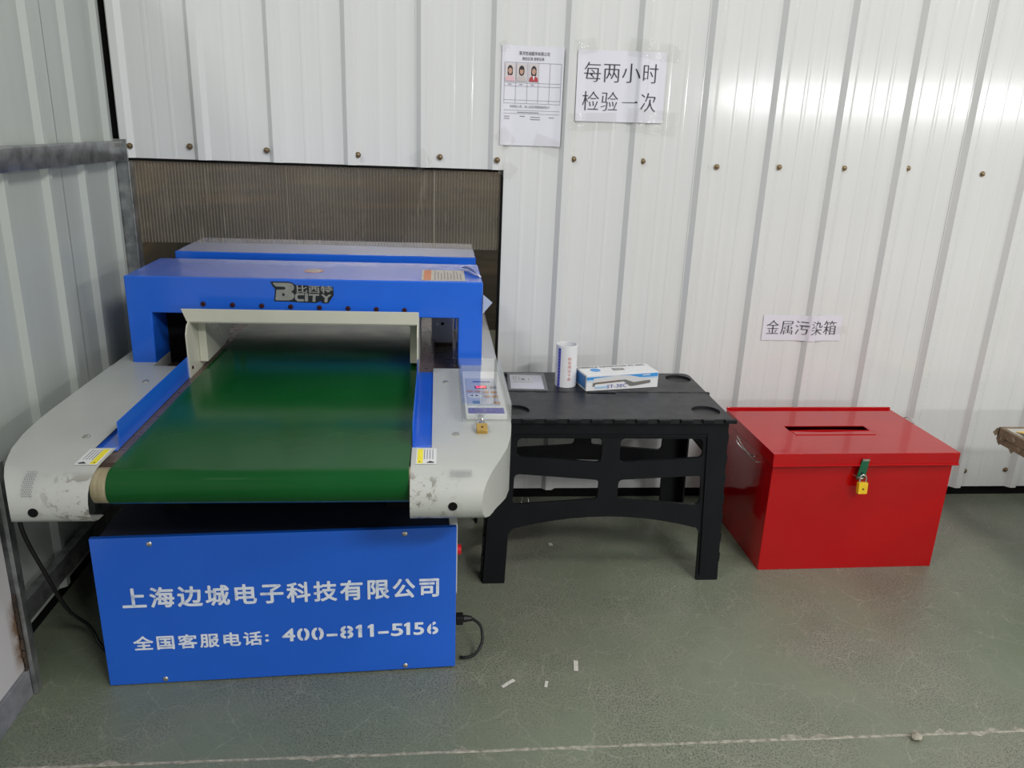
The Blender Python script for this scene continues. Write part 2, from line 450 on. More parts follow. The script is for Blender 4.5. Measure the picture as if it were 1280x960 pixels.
def roller_mat():
    t = NT('stained_roller'); t.setp(0.45)
    t.base(t.ramp(t.noise(22, 5, 0.6, vscale=(2, 0.5, 0.5)), [(0.35, (0.24, 0.20, 0.11)), (0.65, (0.42, 0.37, 0.24))])); return t.m
M['roller'] = roller_mat()

def stencil_mat():
    t = NT('worn_white_stencil'); t.setp(0.5)
    w = t.ramp(t.noise(30, 6, 0.7), [(0.52, 0.0), (0.70, 0.7)])
    t.base(t.mix(w, (0.80, 0.85, 0.93), (0.12, 0.26, 0.58))); return t.m
M['stencil'] = stencil_mat()

def clear_mat(name, tint, fac, rough=0.08, glossy=0.25, bump=0.0, bscale=60, diff=None):
    t = NT(name); t.t.nodes.remove(t.b)
    tr = t.n('ShaderNodeBsdfTransparent'); tr.inputs[0].default_value = (*tint, 1)
    gl = t.n('ShaderNodeBsdfGlossy'); gl.inputs['Roughness'].default_value = rough
    mx = t.n('ShaderNodeMixShader')
    fr = t.n('ShaderNodeLayerWeight'); fr.inputs['Blend'].default_value = 0.5
    ad = t.math('ADD', t.math('MULTIPLY', t.math('POWER', fr.outputs['Facing'], 5.0), 0.9), 0.03 + glossy*0.1); t.l(ad, mx.inputs[0])
    t.l(tr.outputs[0], mx.inputs[1]); t.l(gl.outputs[0], mx.inputs[2])
    out = mx
    if diff:
        df = t.n('ShaderNodeBsdfDiffuse'); df.inputs[0].default_value = (*diff, 1)
        m2 = t.n('ShaderNodeMixShader'); m2.inputs[0].default_value = fac
        t.l(mx.outputs[0], m2.inputs[1]); t.l(df.outputs[0], m2.inputs[2]); out = m2
    if bump:
        b = t.n('ShaderNodeBump'); b.inputs['Strength'].default_value = bump; b.inputs['Distance'].default_value = 0.003
        t.l(t.noise(bscale, 3), b.inputs['Height']); t.l(b.outputs[0], gl.inputs['Normal'])
    t.l(out.outputs[0], t.o.inputs[0]); return t.m
M['acrylic'] = clear_mat('clear_acrylic', (0.975, 0.98, 0.98), 0.03, 0.03, 0.1, diff=(0.7, 0.72, 0.74))
M['tape'] = clear_mat('clear_tape', (0.97, 0.97, 0.96), 0.03, 0.08, 0.0, bump=0.6, bscale=60, diff=(0.8, 0.8, 0.8))
M['sleeve'] = clear_mat('clear_sleeve', (0.95, 0.95, 0.96), 0.14, 0.2, 0.2, bump=0.25, bscale=40, diff=(0.6, 0.6, 0.63))
def curtain_mat(name, tint, haze, col):
    t = NT(name); t.t.nodes.remove(t.b); co = t.coord()
    tr = t.n('ShaderNodeBsdfTransparent'); tr.inputs[0].default_value = (*tint, 1)
    df = t.n('ShaderNodeBsdfDiffuse'); df.inputs[0].default_value = (*col, 1)
    gl = t.n('ShaderNodeBsdfGlossy'); gl.inputs['Roughness'].default_value = 0.16
    mp = t.n('ShaderNodeMapping'); mp.inputs['Rotation'].default_value = (0, 0.45, 0); mp.inputs['Scale'].default_value = (30, 1, 3)
    t.l(co, mp.inputs['Vector'])
    sc = t.ramp(t.noise(1.0, 4, 0.6, mp.outputs[0]), [(0.60, 0.0), (0.72, 0.30)])
    cloud = t.ramp(t.noise(3.0, 4, 0.6, co), [(0.35, -0.05), (0.7, 0.14)])
    f = t.math('ADD', t.math('ADD', sc, cloud), haze)
    m1 = t.n('ShaderNodeMixShader'); t.l(f, m1.inputs[0]); t.l(tr.outputs[0], m1.inputs[1]); t.l(df.outputs[0], m1.inputs[2])
    m2 = t.n('ShaderNodeMixShader'); m2.inputs[0].default_value = 0.06; t.l(m1.outputs[0], m2.inputs[1]); t.l(gl.outputs[0], m2.inputs[2])
    t.l(m2.outputs[0], t.o.inputs[0]); return t.m
M['curtain'] = curtain_mat('smoky_ribbed_plastic', (0.84, 0.80, 0.73), 0.12, (0.40, 0.36, 0.29))
M['curtain_web'] = curtain_mat('smoky_plastic_rib', (0.8, 0.76, 0.69), 0.34, (0.46, 0.42, 0.35))
def emit_mat():
    t = NT('red_led_digits'); t.base((0.5, 0.02, 0.03)); t.b.inputs['Emission Color'].default_value = (1.0, 0.03, 0.06, 1)
    t.b.inputs['Emission Strength'].default_value = 2.2; return t.m
M['led'] = emit_mat()

# ------------------------------------------------------------------ setting: floor
fl = empty('floor', kind='structure'); fl['label'] = 'worn green grey epoxy concrete floor'
JY = -1.266
MB().box((-0.9, JY+0.003, -0.05), (9.0, 3.0, 0)).obj('floor_slab', M['floor'], fl)
MB().box((-4.0, -13.0, -0.05), (9.0, JY-0.003, 0)).obj('floor_slab', M['floor'], fl)
jb = MB(); rows = []
for i in range(260):
    x = -0.25 + 5.6*i/259; w1 = 0.0004 + 0.002*random.random()**2; w2 = 0.0004 + 0.0025*random.random()**2; h = -0.001 + 0.003*random.random()
    if random.random() < 0.05: w2 += 0.012; h += 0.002
    if random.random() < 0.04: w1 += 0.008
    rows.append([(x, JY-0.003-w1, 0.0002), (x, JY-0.002, h), (x, JY+0.002, h*0.7), (x, JY+0.003+w2, 0.0002)])
jb.grid(rows).obj('joint_filler', M['joint'], fl, recalc=False)

# ------------------------------------------------------------------ setting: back wall of ribbed sheets
P0 = 0.23333
RB = [(0.0, 0.0), (0.015, 0.017), (0.036, 0.017), (0.051, 0.0)]          # rib: offset along, height
def bay(x0):
    """profile points (x, height) of one rib and the flat bay to its right, with two low stiffeners"""
    pts = [(x0+a, h) for a, h in RB]
    for g in (0.108, 0.165):
        pts += [(x0+g, 0.0), (x0+g+0.004, 0.0007), (x0+g+0.011, 0.0007), (x0+g+0.015, 0.0)]
    return pts
def wall_h(x):
    k = math.floor(x/P0); u = x - k*P0
    for (a, h), (b, g) in zip(RB, RB[1:]):
        if a <= u <= b: return h + (g-h)*(u-a)/(b-a)
    return 0.0
wb_ = empty('wall_back', kind='structure'); wb_['label'] = 'white ribbed steel sheet wall'
def sheet(x_from, x_to, z0, z1, lift=0.0, notch=None):
    """one roll-formed sheet; notch=(x, z): left of x the sheet starts at z"""
    pts = []
    k = math.floor(x_from/P0) - 1
    while k*P0 < x_to: pts += bay(k*P0); k += 1
    def cut(a, b):
        q = [p for p in pts if a < p[0] < b]
        return [(a, wall_h(a))] + q + [(b, wall_h(b))]
    m = MB()
    segs = [(x_from, x_to, z0)] if not notch else [(x_from, notch[0], notch[1]), (notch[0], x_to, z0)]
    for a, b, z in segs:
        c = cut(a, b)
        zz = [z, 1.2, z1] if z < 1.2 else [z, z1]
        m.grid([[(x, -h-lift, q) for x, h in c] for q in zz])
    bmesh.ops.remove_doubles(m.bm, verts=m.bm.verts[:], dist=1e-5)
    return m.obj('wall_panel', M['wall'], wb_, recalc=False, solid=0.0012, soff=1.0, sharp=4)
OX = 0.984                                                               # right edge of the opening
sheet(-0.222, 3*P0+0.034, 1.2, 2.9)
sheet(3*P0-0.004, 7*P0+0.034, 0.043, 2.9, 0.0018, (OX, 1.2))
sheet(7*P0-0.004, 11*P0+0.034, 0.043, 2.9, 0.0036)
sheet(11*P0-0.004, 15*P0+0.034, 0.043, 2.9, 0.0054)
sheet(15*P0-0.004, 19*P0+0.034, 0.043, 2.9, 0.0072)
sm = MB().dome((0, 0, 0), 0.0065, 0.006); sm.cyl((0, 0.0006, 0), 0.0095, -0.0016, 1, 14)
scr = sm.mesh('screw'); scr.materials.append(M['brass_screw'])
for x, z in ((-.191,1.236),(-.012,1.24),(.225,1.236),(.513,1.232),(.776,1.234),(.962,1.231),(1.216,1.242),(1.45,1.243),(1.706,1.233),(1.924,1.239),(2.155,1.243),(2.383,1.25),(2.66,1.24),(2.846,.112),(3.021,.115),(2.905,1.24),(3.13,1.24)):
    o = bpy.data.objects.new('screw', scr); COL.objects.link(o); o.parent = wb_
    o.location = (x, -wall_h(x)-0.0085, z)
# near-black strip added to block light under the sheets, framing of the opening
tag(MB().box((OX+0.002, 0.012, 0.0), (5.0, 0.06, 0.05)).obj('floor_gap_blocker', M['dark']), kind='structure')
tag(MB().box((OX-0.006, -0.004, 0.0), (OX+0.002, 0.03, 1.2)).obj('trim_2', M['dark']), kind='structure')
tag(MB().box((-0.222, -0.003, 1.192), (OX, 0.02, 1.2)).obj('trim_3', M['dark']), kind='structure')
tag(MB().box((-0.262, 0.006, 1.2), (-0.2, 0.03, 2.9)).obj('corner_gap_shade', M['dark']), kind='structure')  # near-black strip behind the corner gap, its shade put in as colour

# ------------------------------------------------------------------ setting: left wall
wl = empty('wall_left', kind='structure'); wl['label'] = 'grey white ribbed steel side wall'
XL = -0.256
ribs_y = [-0.92, -0.695, -0.47, -0.25, -0.035]
def left_sheet(ya, yb, zlow):
    pts = [(ya, 0.0)]
    for y in ribs_y:
        if ya < y < yb-0.02: pts += [(y-0.012, 0.0), (y-0.001, 0.016), (y+0.018, 0.016), (y+0.03, 0.0)]
    pts.append((yb, 0.0))
    m = MB(); m.grid([[(XL+h, y, z) for y, h in pts] for z in (zlow, 1.2, 2.05)])
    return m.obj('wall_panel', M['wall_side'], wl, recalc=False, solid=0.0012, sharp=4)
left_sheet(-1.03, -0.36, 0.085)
left_sheet(-0.362, -0.012, 0.11)
tag(MB().box((-0.34, -1.03, 0), (-0.30, 0.0, 2.05)).obj('wall_left_light_stop', M['dark'], wl))  # black board added to stop light leaking in under the sheets
# smooth panel nearer the camera with its base strip
tag(MB().box((-0.30, -4.4, 0.074), (-0.193, -1.035, 2.05)).obj('wall_left_near', M['plaster'], bevel=0.003), kind='structure')
tag(MB().box((-0.31, -4.4, 0.0), (-0.186, -1.032, 0.074)).obj('baseboard_left', M['baseboard'], bevel=0.002), kind='structure')
# galvanised rails and posts
m = MB(); m.prism([(XL+0.017, 1.193), (-0.213, 1.193), (-0.211, 1.196), (-0.211, 1.248), (-0.213, 1.25), (XL+0.017, 1.25)], 1, -4.4, -0.02)
m.box((-0.262, -0.02, 1.188), (-0.2, -0.014, 1.256))
tag(m.obj('trim_5', M['galv'], bevel=0.0015), kind='structure')
m = MB(); m.prism([(XL+0.017, 0.143), (-0.215, 0.143), (-0.215, 0.2), (XL+0.017, 0.2)], 1, -1.03, -0.02)
tag(m.obj('trim_6', M['galv'], bevel=0.0015), kind='structure')
m = MB(); m.box((-0.262, -0.012, 0), (-0.205, 0.03, 1.19)); m.box((-0.207, -0.014, 0), (-0.201, 0.03, 1.19))
tag(m.obj('trim_7', M['galv'], bevel=0.002), kind='structure')
m = MB(); m.box((-0.186, -1.032, 0.0), (-0.176, -1.008, 0.6)); m.box((-0.23, -1.026, 0), (-0.183, -1.012, 0.6))
tag(m.obj('trim_8', M['galv'], bevel=0.001), kind='structure')
rm = MB()
for i in range(26):
    z = 0.075 + 0.2*i/25; r = 0.003+0.005*random.random()
    rm.dome((-0.19, -1.034-0.004*random.random(), z), r, 0.004, 0, 1, 7)
tag(rm.obj('trim_9', M['rust']), kind='structure')

# ------------------------------------------------------------------ setting: dim room behind the opening
tag(MB().box((-0.9, 2.6, 0), (2.2, 2.64, 1.16)).obj('wall_rear', M['rear_wall']), kind='structure')
tag(MB().box((-0.9, 2.6, 1.16), (2.2, 2.64, 2.4)).obj('wall_rear_upper', M['box_white']), kind='structure')
tag(MB().box((-0.94, 0.04, 0), (-0.9, 2.64, 2.4)).obj('wall_rear_left', M['rear_wall']), kind='structure')
tag(MB().box((2.2, 0.06, 0), (2.24, 2.64, 2.4)).obj('wall_rear_right', M['rear_wall']), kind='structure')
tag(MB().box((-0.94, 0.03, 2.4), (2.24, 2.64, 2.44)).obj('ceiling_rear', M['rear_wall']), kind='structure')
tag(MB().box((-0.9, 0.05, 0), (-0.30, 0.09, 2.4)).obj('floor_gap_blocker0', M['dark']), kind='structure')

# ------------------------------------------------------------------ needle detector (belt metal detector)
D = empty('conveyor_metal_detector', (0.4, -0.4, 0), label='blue and white conveyor metal detector with green belt and arch', cat='machine')
D_OFF = Matrix.Translation((-0.4, 0.4, 0))
def part(mb, name, mat, parent=D, **k):
    o = mb.obj(name, mat, parent, **k)
    return o
def fix(o):
    """parts are modelled in world coordinates: keep them there under their parent"""
    w = Matrix.Identity(4); p = o.parent; chain = []
    while p is not None:
        chain.append(p); p = p.parent
    for c in reversed(chain): w = w @ c.matrix_basis_for if False else w @ (c.matrix_parent_inverse @ c.matrix_basis)
    o.matrix_parent_inverse = w.inverted(); return o
def P(mb, name, mat, parent=None, **k):
    return fix(mb.obj(name, mat, parent if parent is not None else D, **k))
def L(name, s, size, Mx, mat, parent, **k):
    return fix(lettering(name, s, size, Mx, mat, parent, **k))
def PM(name, me, mat, parent, **k):
    return fix(link_mesh(name, me, mat, parent, **k))

CX = 0.4025
# -- cabinet (slightly turned)
CM = Matrix.Translation((CX, -0.995, 0.004)) @ Matrix.Rotation(math.radians(2.3), 4, 'Z') @ Matrix.Rotation(math.radians(-0.25), 4, 'Y')
def cab(o):
    o.matrix_basis = CM; return fix(o)
cb = MB().box((-0.405, 0.012, 0.02), (0.405, 0.95, 0.398)).obj('cabinet', M['blue_dark'], D, bevel=0.003); cab(cb)
def csub(o):
    o.matrix_basis = CM; o.parent = cb; return fix(o)
fp = MB().box((-0.421, 0.0, 0.0), (0.421, 0.014, 0.402)).obj('front_panel', M['blue'], None, bevel=0.002); csub(fp)
for x, z in ((-0.29, 0.385), (0.296, 0.389), (-0.29, 0.012), (0.294, 0.012)):
    csub(MB().dome((x, 0, z), 0.0065, 0.004).obj('screw', M['steel'], None))
def cab_text(name, s, size, x, z, roll, width, space=1.0):
    base = text_mesh(name, s, size, FR(x, -0.0012, z, roll), width=width, space=space)
    bm = bmesh.new(); d = size*0.026
    for k in range(8):                      # a blunt, heavy stencil stroke
        c = base.copy(); a = PI*k/4
        c.transform(Matrix.Translation((d*math.cos(a), -0.00004*k, d*math.sin(a)))); bm.from_mesh(c); bpy.data.meshes.remove(c)
    bm.to_mesh(base); bm.free()
    return csub(link_mesh(name, base, M['stencil'], None))
cab_text('company_lettering', '上海边城电子科技有限公司', 0.058, -0.365, 0.221, math.radians(-0.35), 0.742, 1.2)
cab_text('phone_lettering', '全国客服电话', 0.041, -0.353, 0.102, math.radians(-0.3), 0.298, 1.2)
cab_text('colon', ':', 0.041, -0.046, 0.106, 0.0, 0.007)
for t_, x_, w_ in (('400', -0.005, 0.098), ('-', 0.102, 0.024), ('8', 0.135, 0.030), ('-', 0.228, 0.024), ('5', 0.260, 0.028), ('56', 0.316, 0.060)):
    cab_text('phone_lettering', t_, 0.050, x_, 0.1035, math.radians(-0.3), w_, 1.1)
for x_ in (0.173, 0.202, 0.292):
    one = [(0.005, 0), (0.0145, 0), (0.0145, 0.0365), (0.0075, 0.0365), (-0.0005, 0.031), (-0.0005, 0.0245), (0.005, 0.027)]
    csub(link_mesh('phone_lettering', plate_mesh('phone_lettering', [rounded(one, 0.0012, 3)], 0.0006, FR(x_, -0.0013, 0.1035)), M['stencil'], None))
for x in (0.0455, 0.0805, 0.150, 0.361):
    csub(MB().box((x-0.0018, -0.0022, 0.101), (x+0.0018, -0.0005, 0.141)).obj('stencil_bridge', M['blue'], None))
csub(MB().prism(rounded([(0.02, 0.20), (0.40, 0.20), (0.40, 0.40), (0.02, 0.40)], 0.01), 0, 0.405, 0.4245).obj('side_plate', M['white_plastic'], None))
csub(MB().cyl((0.4245, 0.06, 0.306), 0.013, 0.012, 0, 14).obj('indicator', paint('red_button', (0.55, 0.01, 0.02), 0.3), None))
for x in (-0.36, 0.37):
    for y in (0.07, 0.85):
        c = MB(); c.cyl((x-0.012, y, 0.013), 0.019, 0.024, 0, 18)
        csub(c.obj('caster', M['caster'], None))
# -- frame and bed
f = MB(); f.box((0.10, -0.86, 0.39), (0.16, 0.9, 0.56)); f.box((0.645, -0.86, 0.39), (0.705, 0.9, 0.56)); f.box((0.1, -0.9, 0.54), (0.705, -0.84, 0.57))
P(f, 'support_frame', M['dark'], bevel=0.003)
f = MB(); f.box((0.045, -1.115, 0.628), (0.762, 0.95, 0.640)); f.box((-0.06, -0.42, 0.60), (0.045, 0.95, 0.615)); f.box((0.762, -0.44, 0.60), (0.86, 0.95, 0.615))
P(f, 'slider_bed', M['bed'])
# -- belt and roller
rc, rr = (-1.162, 0.6105), 0.038
pr = [(0.95, rc[1]+rr)] + [(rc[0]+rr*math.cos(a), rc[1]+rr*math.sin(a)) for a in [PI/2 + PI*i/16 for i in range(17)]] + [(0.95, rc[1]-rr)]
b = MB(); b.grid([[(x, y, z) for y, z in pr] for x in (0.114, 0.714)])
P(b, 'belt', M['belt'], recalc=False, solid=0.002, sharp=60)
P(MB().cyl((0.084, rc[0], rc[1]), rr-0.0015, 0.64, 0, 28), 'roller', M['roller'])
# -- covers
def cover(side):
    """one side cover: top sheet, bull-nosed front, vertical outer skirt rounded in plan"""
    def X(d): return CX + side*d
    prof = [(-0.455, 0.65), (-0.8, 0.65), (-0.86, 0.65), (-0.92, 0.65), (-0.98, 0.65), (-1.04, 0.65), (-1.059, 0.65)]
    nose = [(-1.06, 0.65), (-1.10, 0.65), (-1.14, 0.65), (-1.165, 0.648), (-1.188, 0.642), (-1.205, 0.631), (-1.217, 0.615), (-1.222, 0.597), (-1.222, 0.58), (-1.216, 0.563), (-1.204, 0.551), (-1.185, 0.545), (-1.16, 0.543)]
    def outer(y):
        pts = [(-0.455, 0.553), (-0.82, 0.553), (-0.90, 0.550), (-0.98, 0.542), (-1.06, 0.527), (-1.13, 0.505), (-1.18, 0.485), (-1.222, 0.463)]
        for (a, p), (c, q) in zip(pts, pts[1:]):
            if c <= y <= a: return p + (q-p)*(a-y)/(a-c)
        return pts[-1][1]
    m = MB()
    n = 8
    def row(y, z, wide):
        xs = [0.358 + (outer(y)-0.358)*i/n for i in range(n+1)]
        return [(X(d), y, z) for d in (([0.3145] + xs) if wide else xs)]
    m.grid([row(y, z, False) for y, z in prof[:-1] + nose[:1]])
    m.grid([row(y, z, True) for y, z in nose])
    top = prof[:-1] + nose[:9]
    def low(y): return 0.5 + 0.056*max(0, min(1, (y+0.9)/0.2)) if y > -0.95 else 0.5 + 0.045*min(1, (-0.95-y)/0.2)
    bot = []
    for y, z in top:
        zb = low(y)
        if y < -1.165:                       # below: the returning half of the nose
            zb = {-1.188: 0.546, -1.205: 0.552, -1.217: 0.565, -1.222: 0.58}.get(y, 0.546)
        bot.append(zb)
    m.grid([[(X(outer(y)), y, z) for y, z in top], [(X(outer(y)), y, (z+bz)/2) for (y, z), bz in zip(top, bot)], [(X(outer(y)), y, bz) for (y, z), bz in zip(top, bot)]])
    bmesh.ops.remove_doubles(m.bm, verts=m.bm.verts[:], dist=2e-4)
    return P(m, 'side_cover', M['cover'], sharp=40)
cl, cr = cover(-1), cover(1)
cl['label'] = 'white side cover beside the ribbed wall'; cr['label'] = 'white side cover carrying the control panel'
for s_ in (-1, 1):                          # strips of cover that run on under the arch to the far end
    m = MB(); a, b_ = CX+s_*0.44, CX+s_*0.553
    m.box((min(a, b_), -0.455, 0.556), (max(a, b_), 0.95, 0.65)); P(m, 'rear_cover', M['cover'], bevel=0.003)
for c, xs in ((cl, ((0.001, -0.997), (-0.007, -0.60))), (cr, ((0.795, -0.588), (0.816, -0.98)))):
    for x, y in xs:
        P(MB().dome((x, y, 0.65), 0.0085, 0.004, 2, 1), 'screw', M['steel'], c)
for c, x, z in ((cl, -0.017, 0.580), (cr, 0.805, 0.587)):
    P(MB().cyl((x, -1.2218, z), 0.0095, -0.0015, 1, 20), 'bolt_hole', M['dark'], c)
def vents(c, x0, along, across):
    m = MB()
    for i in range(along):
        for j in range(across):
            x = x0 + i*0.0042 + (j % 2)*0.0021; q = 0.25 + 0.075*j
            y = -1.168 - 0.0555*math.sin(q); z = 0.5965 + 0.0545*math.cos(q)
            nn = Vector((0, -math.sin(q), math.cos(q))); u = Vector((1, 0, 0)); w = nn.cross(u)
            cc = Vector((x, y, z)) + nn*0.0012
            m.poly([cc + 0.0013*(u*math.cos(2*PI*k/6) + w*math.sin(2*PI*k/6)) for k in range(6)])
    o = P(m, 'vent_holes', M['ink_soft'], c, recalc=False); o['kind'] = 'stuff'
vents(cl, -0.035, 5, 14); vents(cr, 0.80, 11, 5)
def warn(c, x0, flip):
    """small warning sticker: white slip with a yellow bar and two marks"""
    x1 = x0 + 0.044*flip
    s = P(MB().box((min(x0, x1), -1.15, 0.6503), (max(x0, x1), -1.066, 0.6508)), 'warning_sticker', M['label_paper'], c)
    y = x0 + (0.003 if flip > 0 else -0.003)
    q = y + 0.012*flip
    P(MB().box((min(y, q), -1.147, 0.6508), (max(y, q), -1.07, 0.6512)), 'yellow_bar', M['yellow_label'], s)
    m = MB()
    for k in range(4): m.box((x0+flip*(0.018+0.006*k)-0.0008, -1.125, 0.6508), (x0+flip*(0.018+0.006*k)+0.0008, -1.072, 0.6511))
    P(m, 'print_line', M['ink_soft'], s)
    m = MB(); m.poly([(x0+flip*0.022, -1.145, 0.6512), (x0+flip*0.03, -1.135, 0.6512), (x0+flip*0.04, -1.142, 0.6512), (x0+flip*0.036, -1.146, 0.6512)])
    m.poly([(x0+flip*0.008-0.0025, -1.142, 0.6514), (x0+flip*0.008+0.0025, -1.142, 0.6514), (x0+flip*0.008, -1.136, 0.6514)])
    P(m, 'warning_mark', M['ink'], s)
warn(cr, 0.727, 1); warn(cl, 0.082, -1)
# -- blue guide rails
for s_ in (-1, 1):
    def X(d): return CX + s_*d
    m = MB()
    a, b_ = X(0.3145), X(0.3165); m.box((min(a, b_), -1.04, 0.641), (max(a, b_), -0.53, 0.702))
    a, b_ = X(0.3145), X(0.365); m.box((min(a, b_), -1.058, 0.641), (max(a, b_), -0.47, 0.643))
    P(m, 'guide_rail', M['blue'], bevel=0.0008)
# -- front arch
def arch(y0, y1, name):
    ol = [(-0.103, 0.645), (-0.103, 0.902), (0.903, 0.902), (0.905, 0.645), (0.833, 0.645), (0.833, 0.793), (-0.036, 0.797), (-0.038, 0.645)]
    m = MB(); m.prism(ol, 1, y0, y1)
    return P(m, name, M['blue'], bevel=0.004)
fa = arch(-0.42, -0.11, 'front_arch'); fa['label'] = 'blue arch nearer the camera with silver logo'
for k in range(8):
    x = 0.108 + 0.0811*k
    P(MB().dome((x, -0.42, 0.825-0.0013*k), 0.0072, 0.006), 'screw', M['dark_screw'], fa)
# label, oval sticker and peeling film on the arch
lb = P(MB().box((0.724, -0.405, 0.9022), (0.852, -0.232, 0.9028)), 'warning_label', M['grey_label'], fa)
P(MB().box((0.73, -0.4, 0.9028), (0.752, -0.237, 0.9031)), 'orange_strip', M['orange_label'], lb)
m = MB()
for k in range(9): m.box((0.762+0.0095*k, -0.395+0.01*(k % 2), 0.9028), (0.765+0.0095*k, -0.245-0.02*(k % 3), 0.9030))
P(m, 'print_line', M['ink_soft'], lb)
me = plate_mesh('oval_sticker', [[(0.028*math.cos(2*PI*i/24), 0.03*math.sin(2*PI*i/24)) for i in range(24)]], 0.0005, FT(0.401, -0.288, 0.9026))
ov = PM('oval_sticker', me, M['orange_label'], fa)
PM('oval_face', plate_mesh('oval_face', [[(0.022*math.cos(2*PI*i/24), 0.024*math.sin(2*PI*i/24)) for i in range(24)]], 0.0005, FT(0.401, -0.288, 0.9032)), M['grey_label'], ov)
P(MB().box((0.39, -0.291, 0.9035), (0.412, -0.285, 0.9037)), 'oval_mark', M['ink'], ov)
m = MB(); m.grid([[(0.842+0.055*t, -0.215-0.13*t, 0.903+0.016*math.sin(PI*t)+0.006*(1-t)), (0.858+0.045*t, -0.20-0.135*t, 0.9035+0.004*(1-t))] for t in [i/6 for i in range(7)]])
P(m, 'peeled_corner', M['label_paper'], fa, recalc=False)
m = MB(); m.poly([(0.904, -0.43, 0.868), (0.931, -0.435, 0.846), (0.904, -0.425, 0.81)])
P(m, 'peeled_film', paint('blue_white_film', (0.45, 0.52, 0.72), 0.4), fa, recalc=False, solid=0.0006)
# logo: cut-out film letters on a dark border
LS = 0.176/850.0
def lg(pts): return [((u-190)*LS, -(v-230)*LS) for u, v in pts]
LM = FR(0.298, -0.4208, 0.8935)
border = [(190,230),(440,230),(500,252),(525,272),(1036,288),(1042,402),(965,522),(880,522),(862,492),(800,520),(730,518),(500,512),(430,506),(226,506),(250,335),(215,292)]
lo = PM('logo', plate_mesh('logo', [rounded(lg(border), 0.002)], 0.0008, LM), M['logo_dark'], fa)
LM2 = FR(0.298, -0.4214, 0.8935)
Bo = rounded(lg([(208,245),(440,247),(490,262),(508,305),(495,345),(458,368),(496,392),(504,432),(482,472),(430,490),(245,490),(266,342),(378,340),(394,319),(378,300),(262,298)]), 0.0035)
Bh = rounded(lg([(342,385),(374,398),(378,418),(342,438)]), 0.001)
PM('logo_initial', plate_mesh('logo_initial', [Bo, Bh], 0.0005, LM2), M['logo_grey'], lo)
Cc = [(640,386),(540,386),(512,412),(512,470),(545,502),(632,500),(632,468),(560,470),(546,455),(546,430),(560,414),(640,414)]
m_ = [Cc, [(652,386),(690,386),(686,500),(642,500)], [(700,394),(842,394),(842,418),(794,418),(786,502),(748,502),(755,418),(700,418)],
      [(862,398),(902,398),(936,428),(976,398),(1014,398),(958,446),(950,508),(910,508),(916,446)]]
PM('logo_word', plate_mesh('logo_word', [rounded(lg(q), 0.0012) for q in m_], 0.0005, LM2), M['logo_grey'], lo)
L('logo_characters', '比西特', 0.0235, FR(0.298+(532-190)*LS, -0.4216, 0.8935-(371-230)*LS), M['logo_grey'], lo, off=0.0004, width=(1022-528)*LS, sx=1.0)
# -- cream hood at the tunnel mouth
h = MB(); h.prism([(0.071, 0.829), (0.719, 0.829), (0.719, 0.793), (0.084, 0.793)], 1, -0.5045, -0.500); h.box((0.084, -0.5, 0.789), (0.719, -0.42, 0.7925))
hd = P(h, 'tunnel_hood', M['cream'], bevel=0.0008)
side = [(-0.535, 0.637), (-0.54, 0.765), (-0.525, 0.787), (-0.5, 0.797), (-0.10, 0.797), (-0.10, 0.646), (-0.30, 0.637)]
P(MB().prism(side, 0, 0.0875, 0.0915), 'hood_side', M['cream'], hd)
P(MB().prism(side, 0, 0.7145, 0.7185), 'hood_side', M['cream'], hd)
for x0, x1 in ((0.0915, 0.114), (0.692, 0.7145)):
    P(MB().prism([(-0.44, 0.66), (-0.44, 0.80), (-0.16, 0.80), (-0.16, 0.70), (-0.24, 0.66)], 0, x0, x1), 'sensor_housing', M['cream'], hd, bevel=0.002)
for x in (0.092, 0.714):
    sg = 1 if x < 0.4 else -1
    P(MB().dome((x, -0.515, 0.665), 0.005, 0.003, 0, sg, 8), 'screw', M['dark_screw'], hd)
P(MB().box((0.112, -0.09, 0.76), (0.128, -0.07, 0.79)), 'red_indicator', paint('red_lens', (0.6, 0.02, 0.02), 0.3), hd)
# -- rear arch and tunnel end cover
P(MB().box((-0.036, -0.30, 0.616), (0.0875, -0.295, 0.797)), 'dark_infill', M['dark'])  # near-black sheet added to paint the shade inside the arch's left side
ra = arch(0.035, 0.37, 'rear_arch'); ra['label'] = 'blue arch beyond the wall opening'
P(MB().box((0.752, -0.08, 0.628), (0.826, 0.03, 0.72)).box((0.768, -0.09, 0.69), (0.776, -0.08, 0.694)), 'tunnel_end_cover', M['box_white'], bevel=0.002)  # whiter than the cream parts: light from the rear put into the colour
me = MB().cyl((0.789, -0.0802, 0.694), 0.0055, -0.001, 1, 12); P(me, 'tunnel_end_hole', M['dark'])
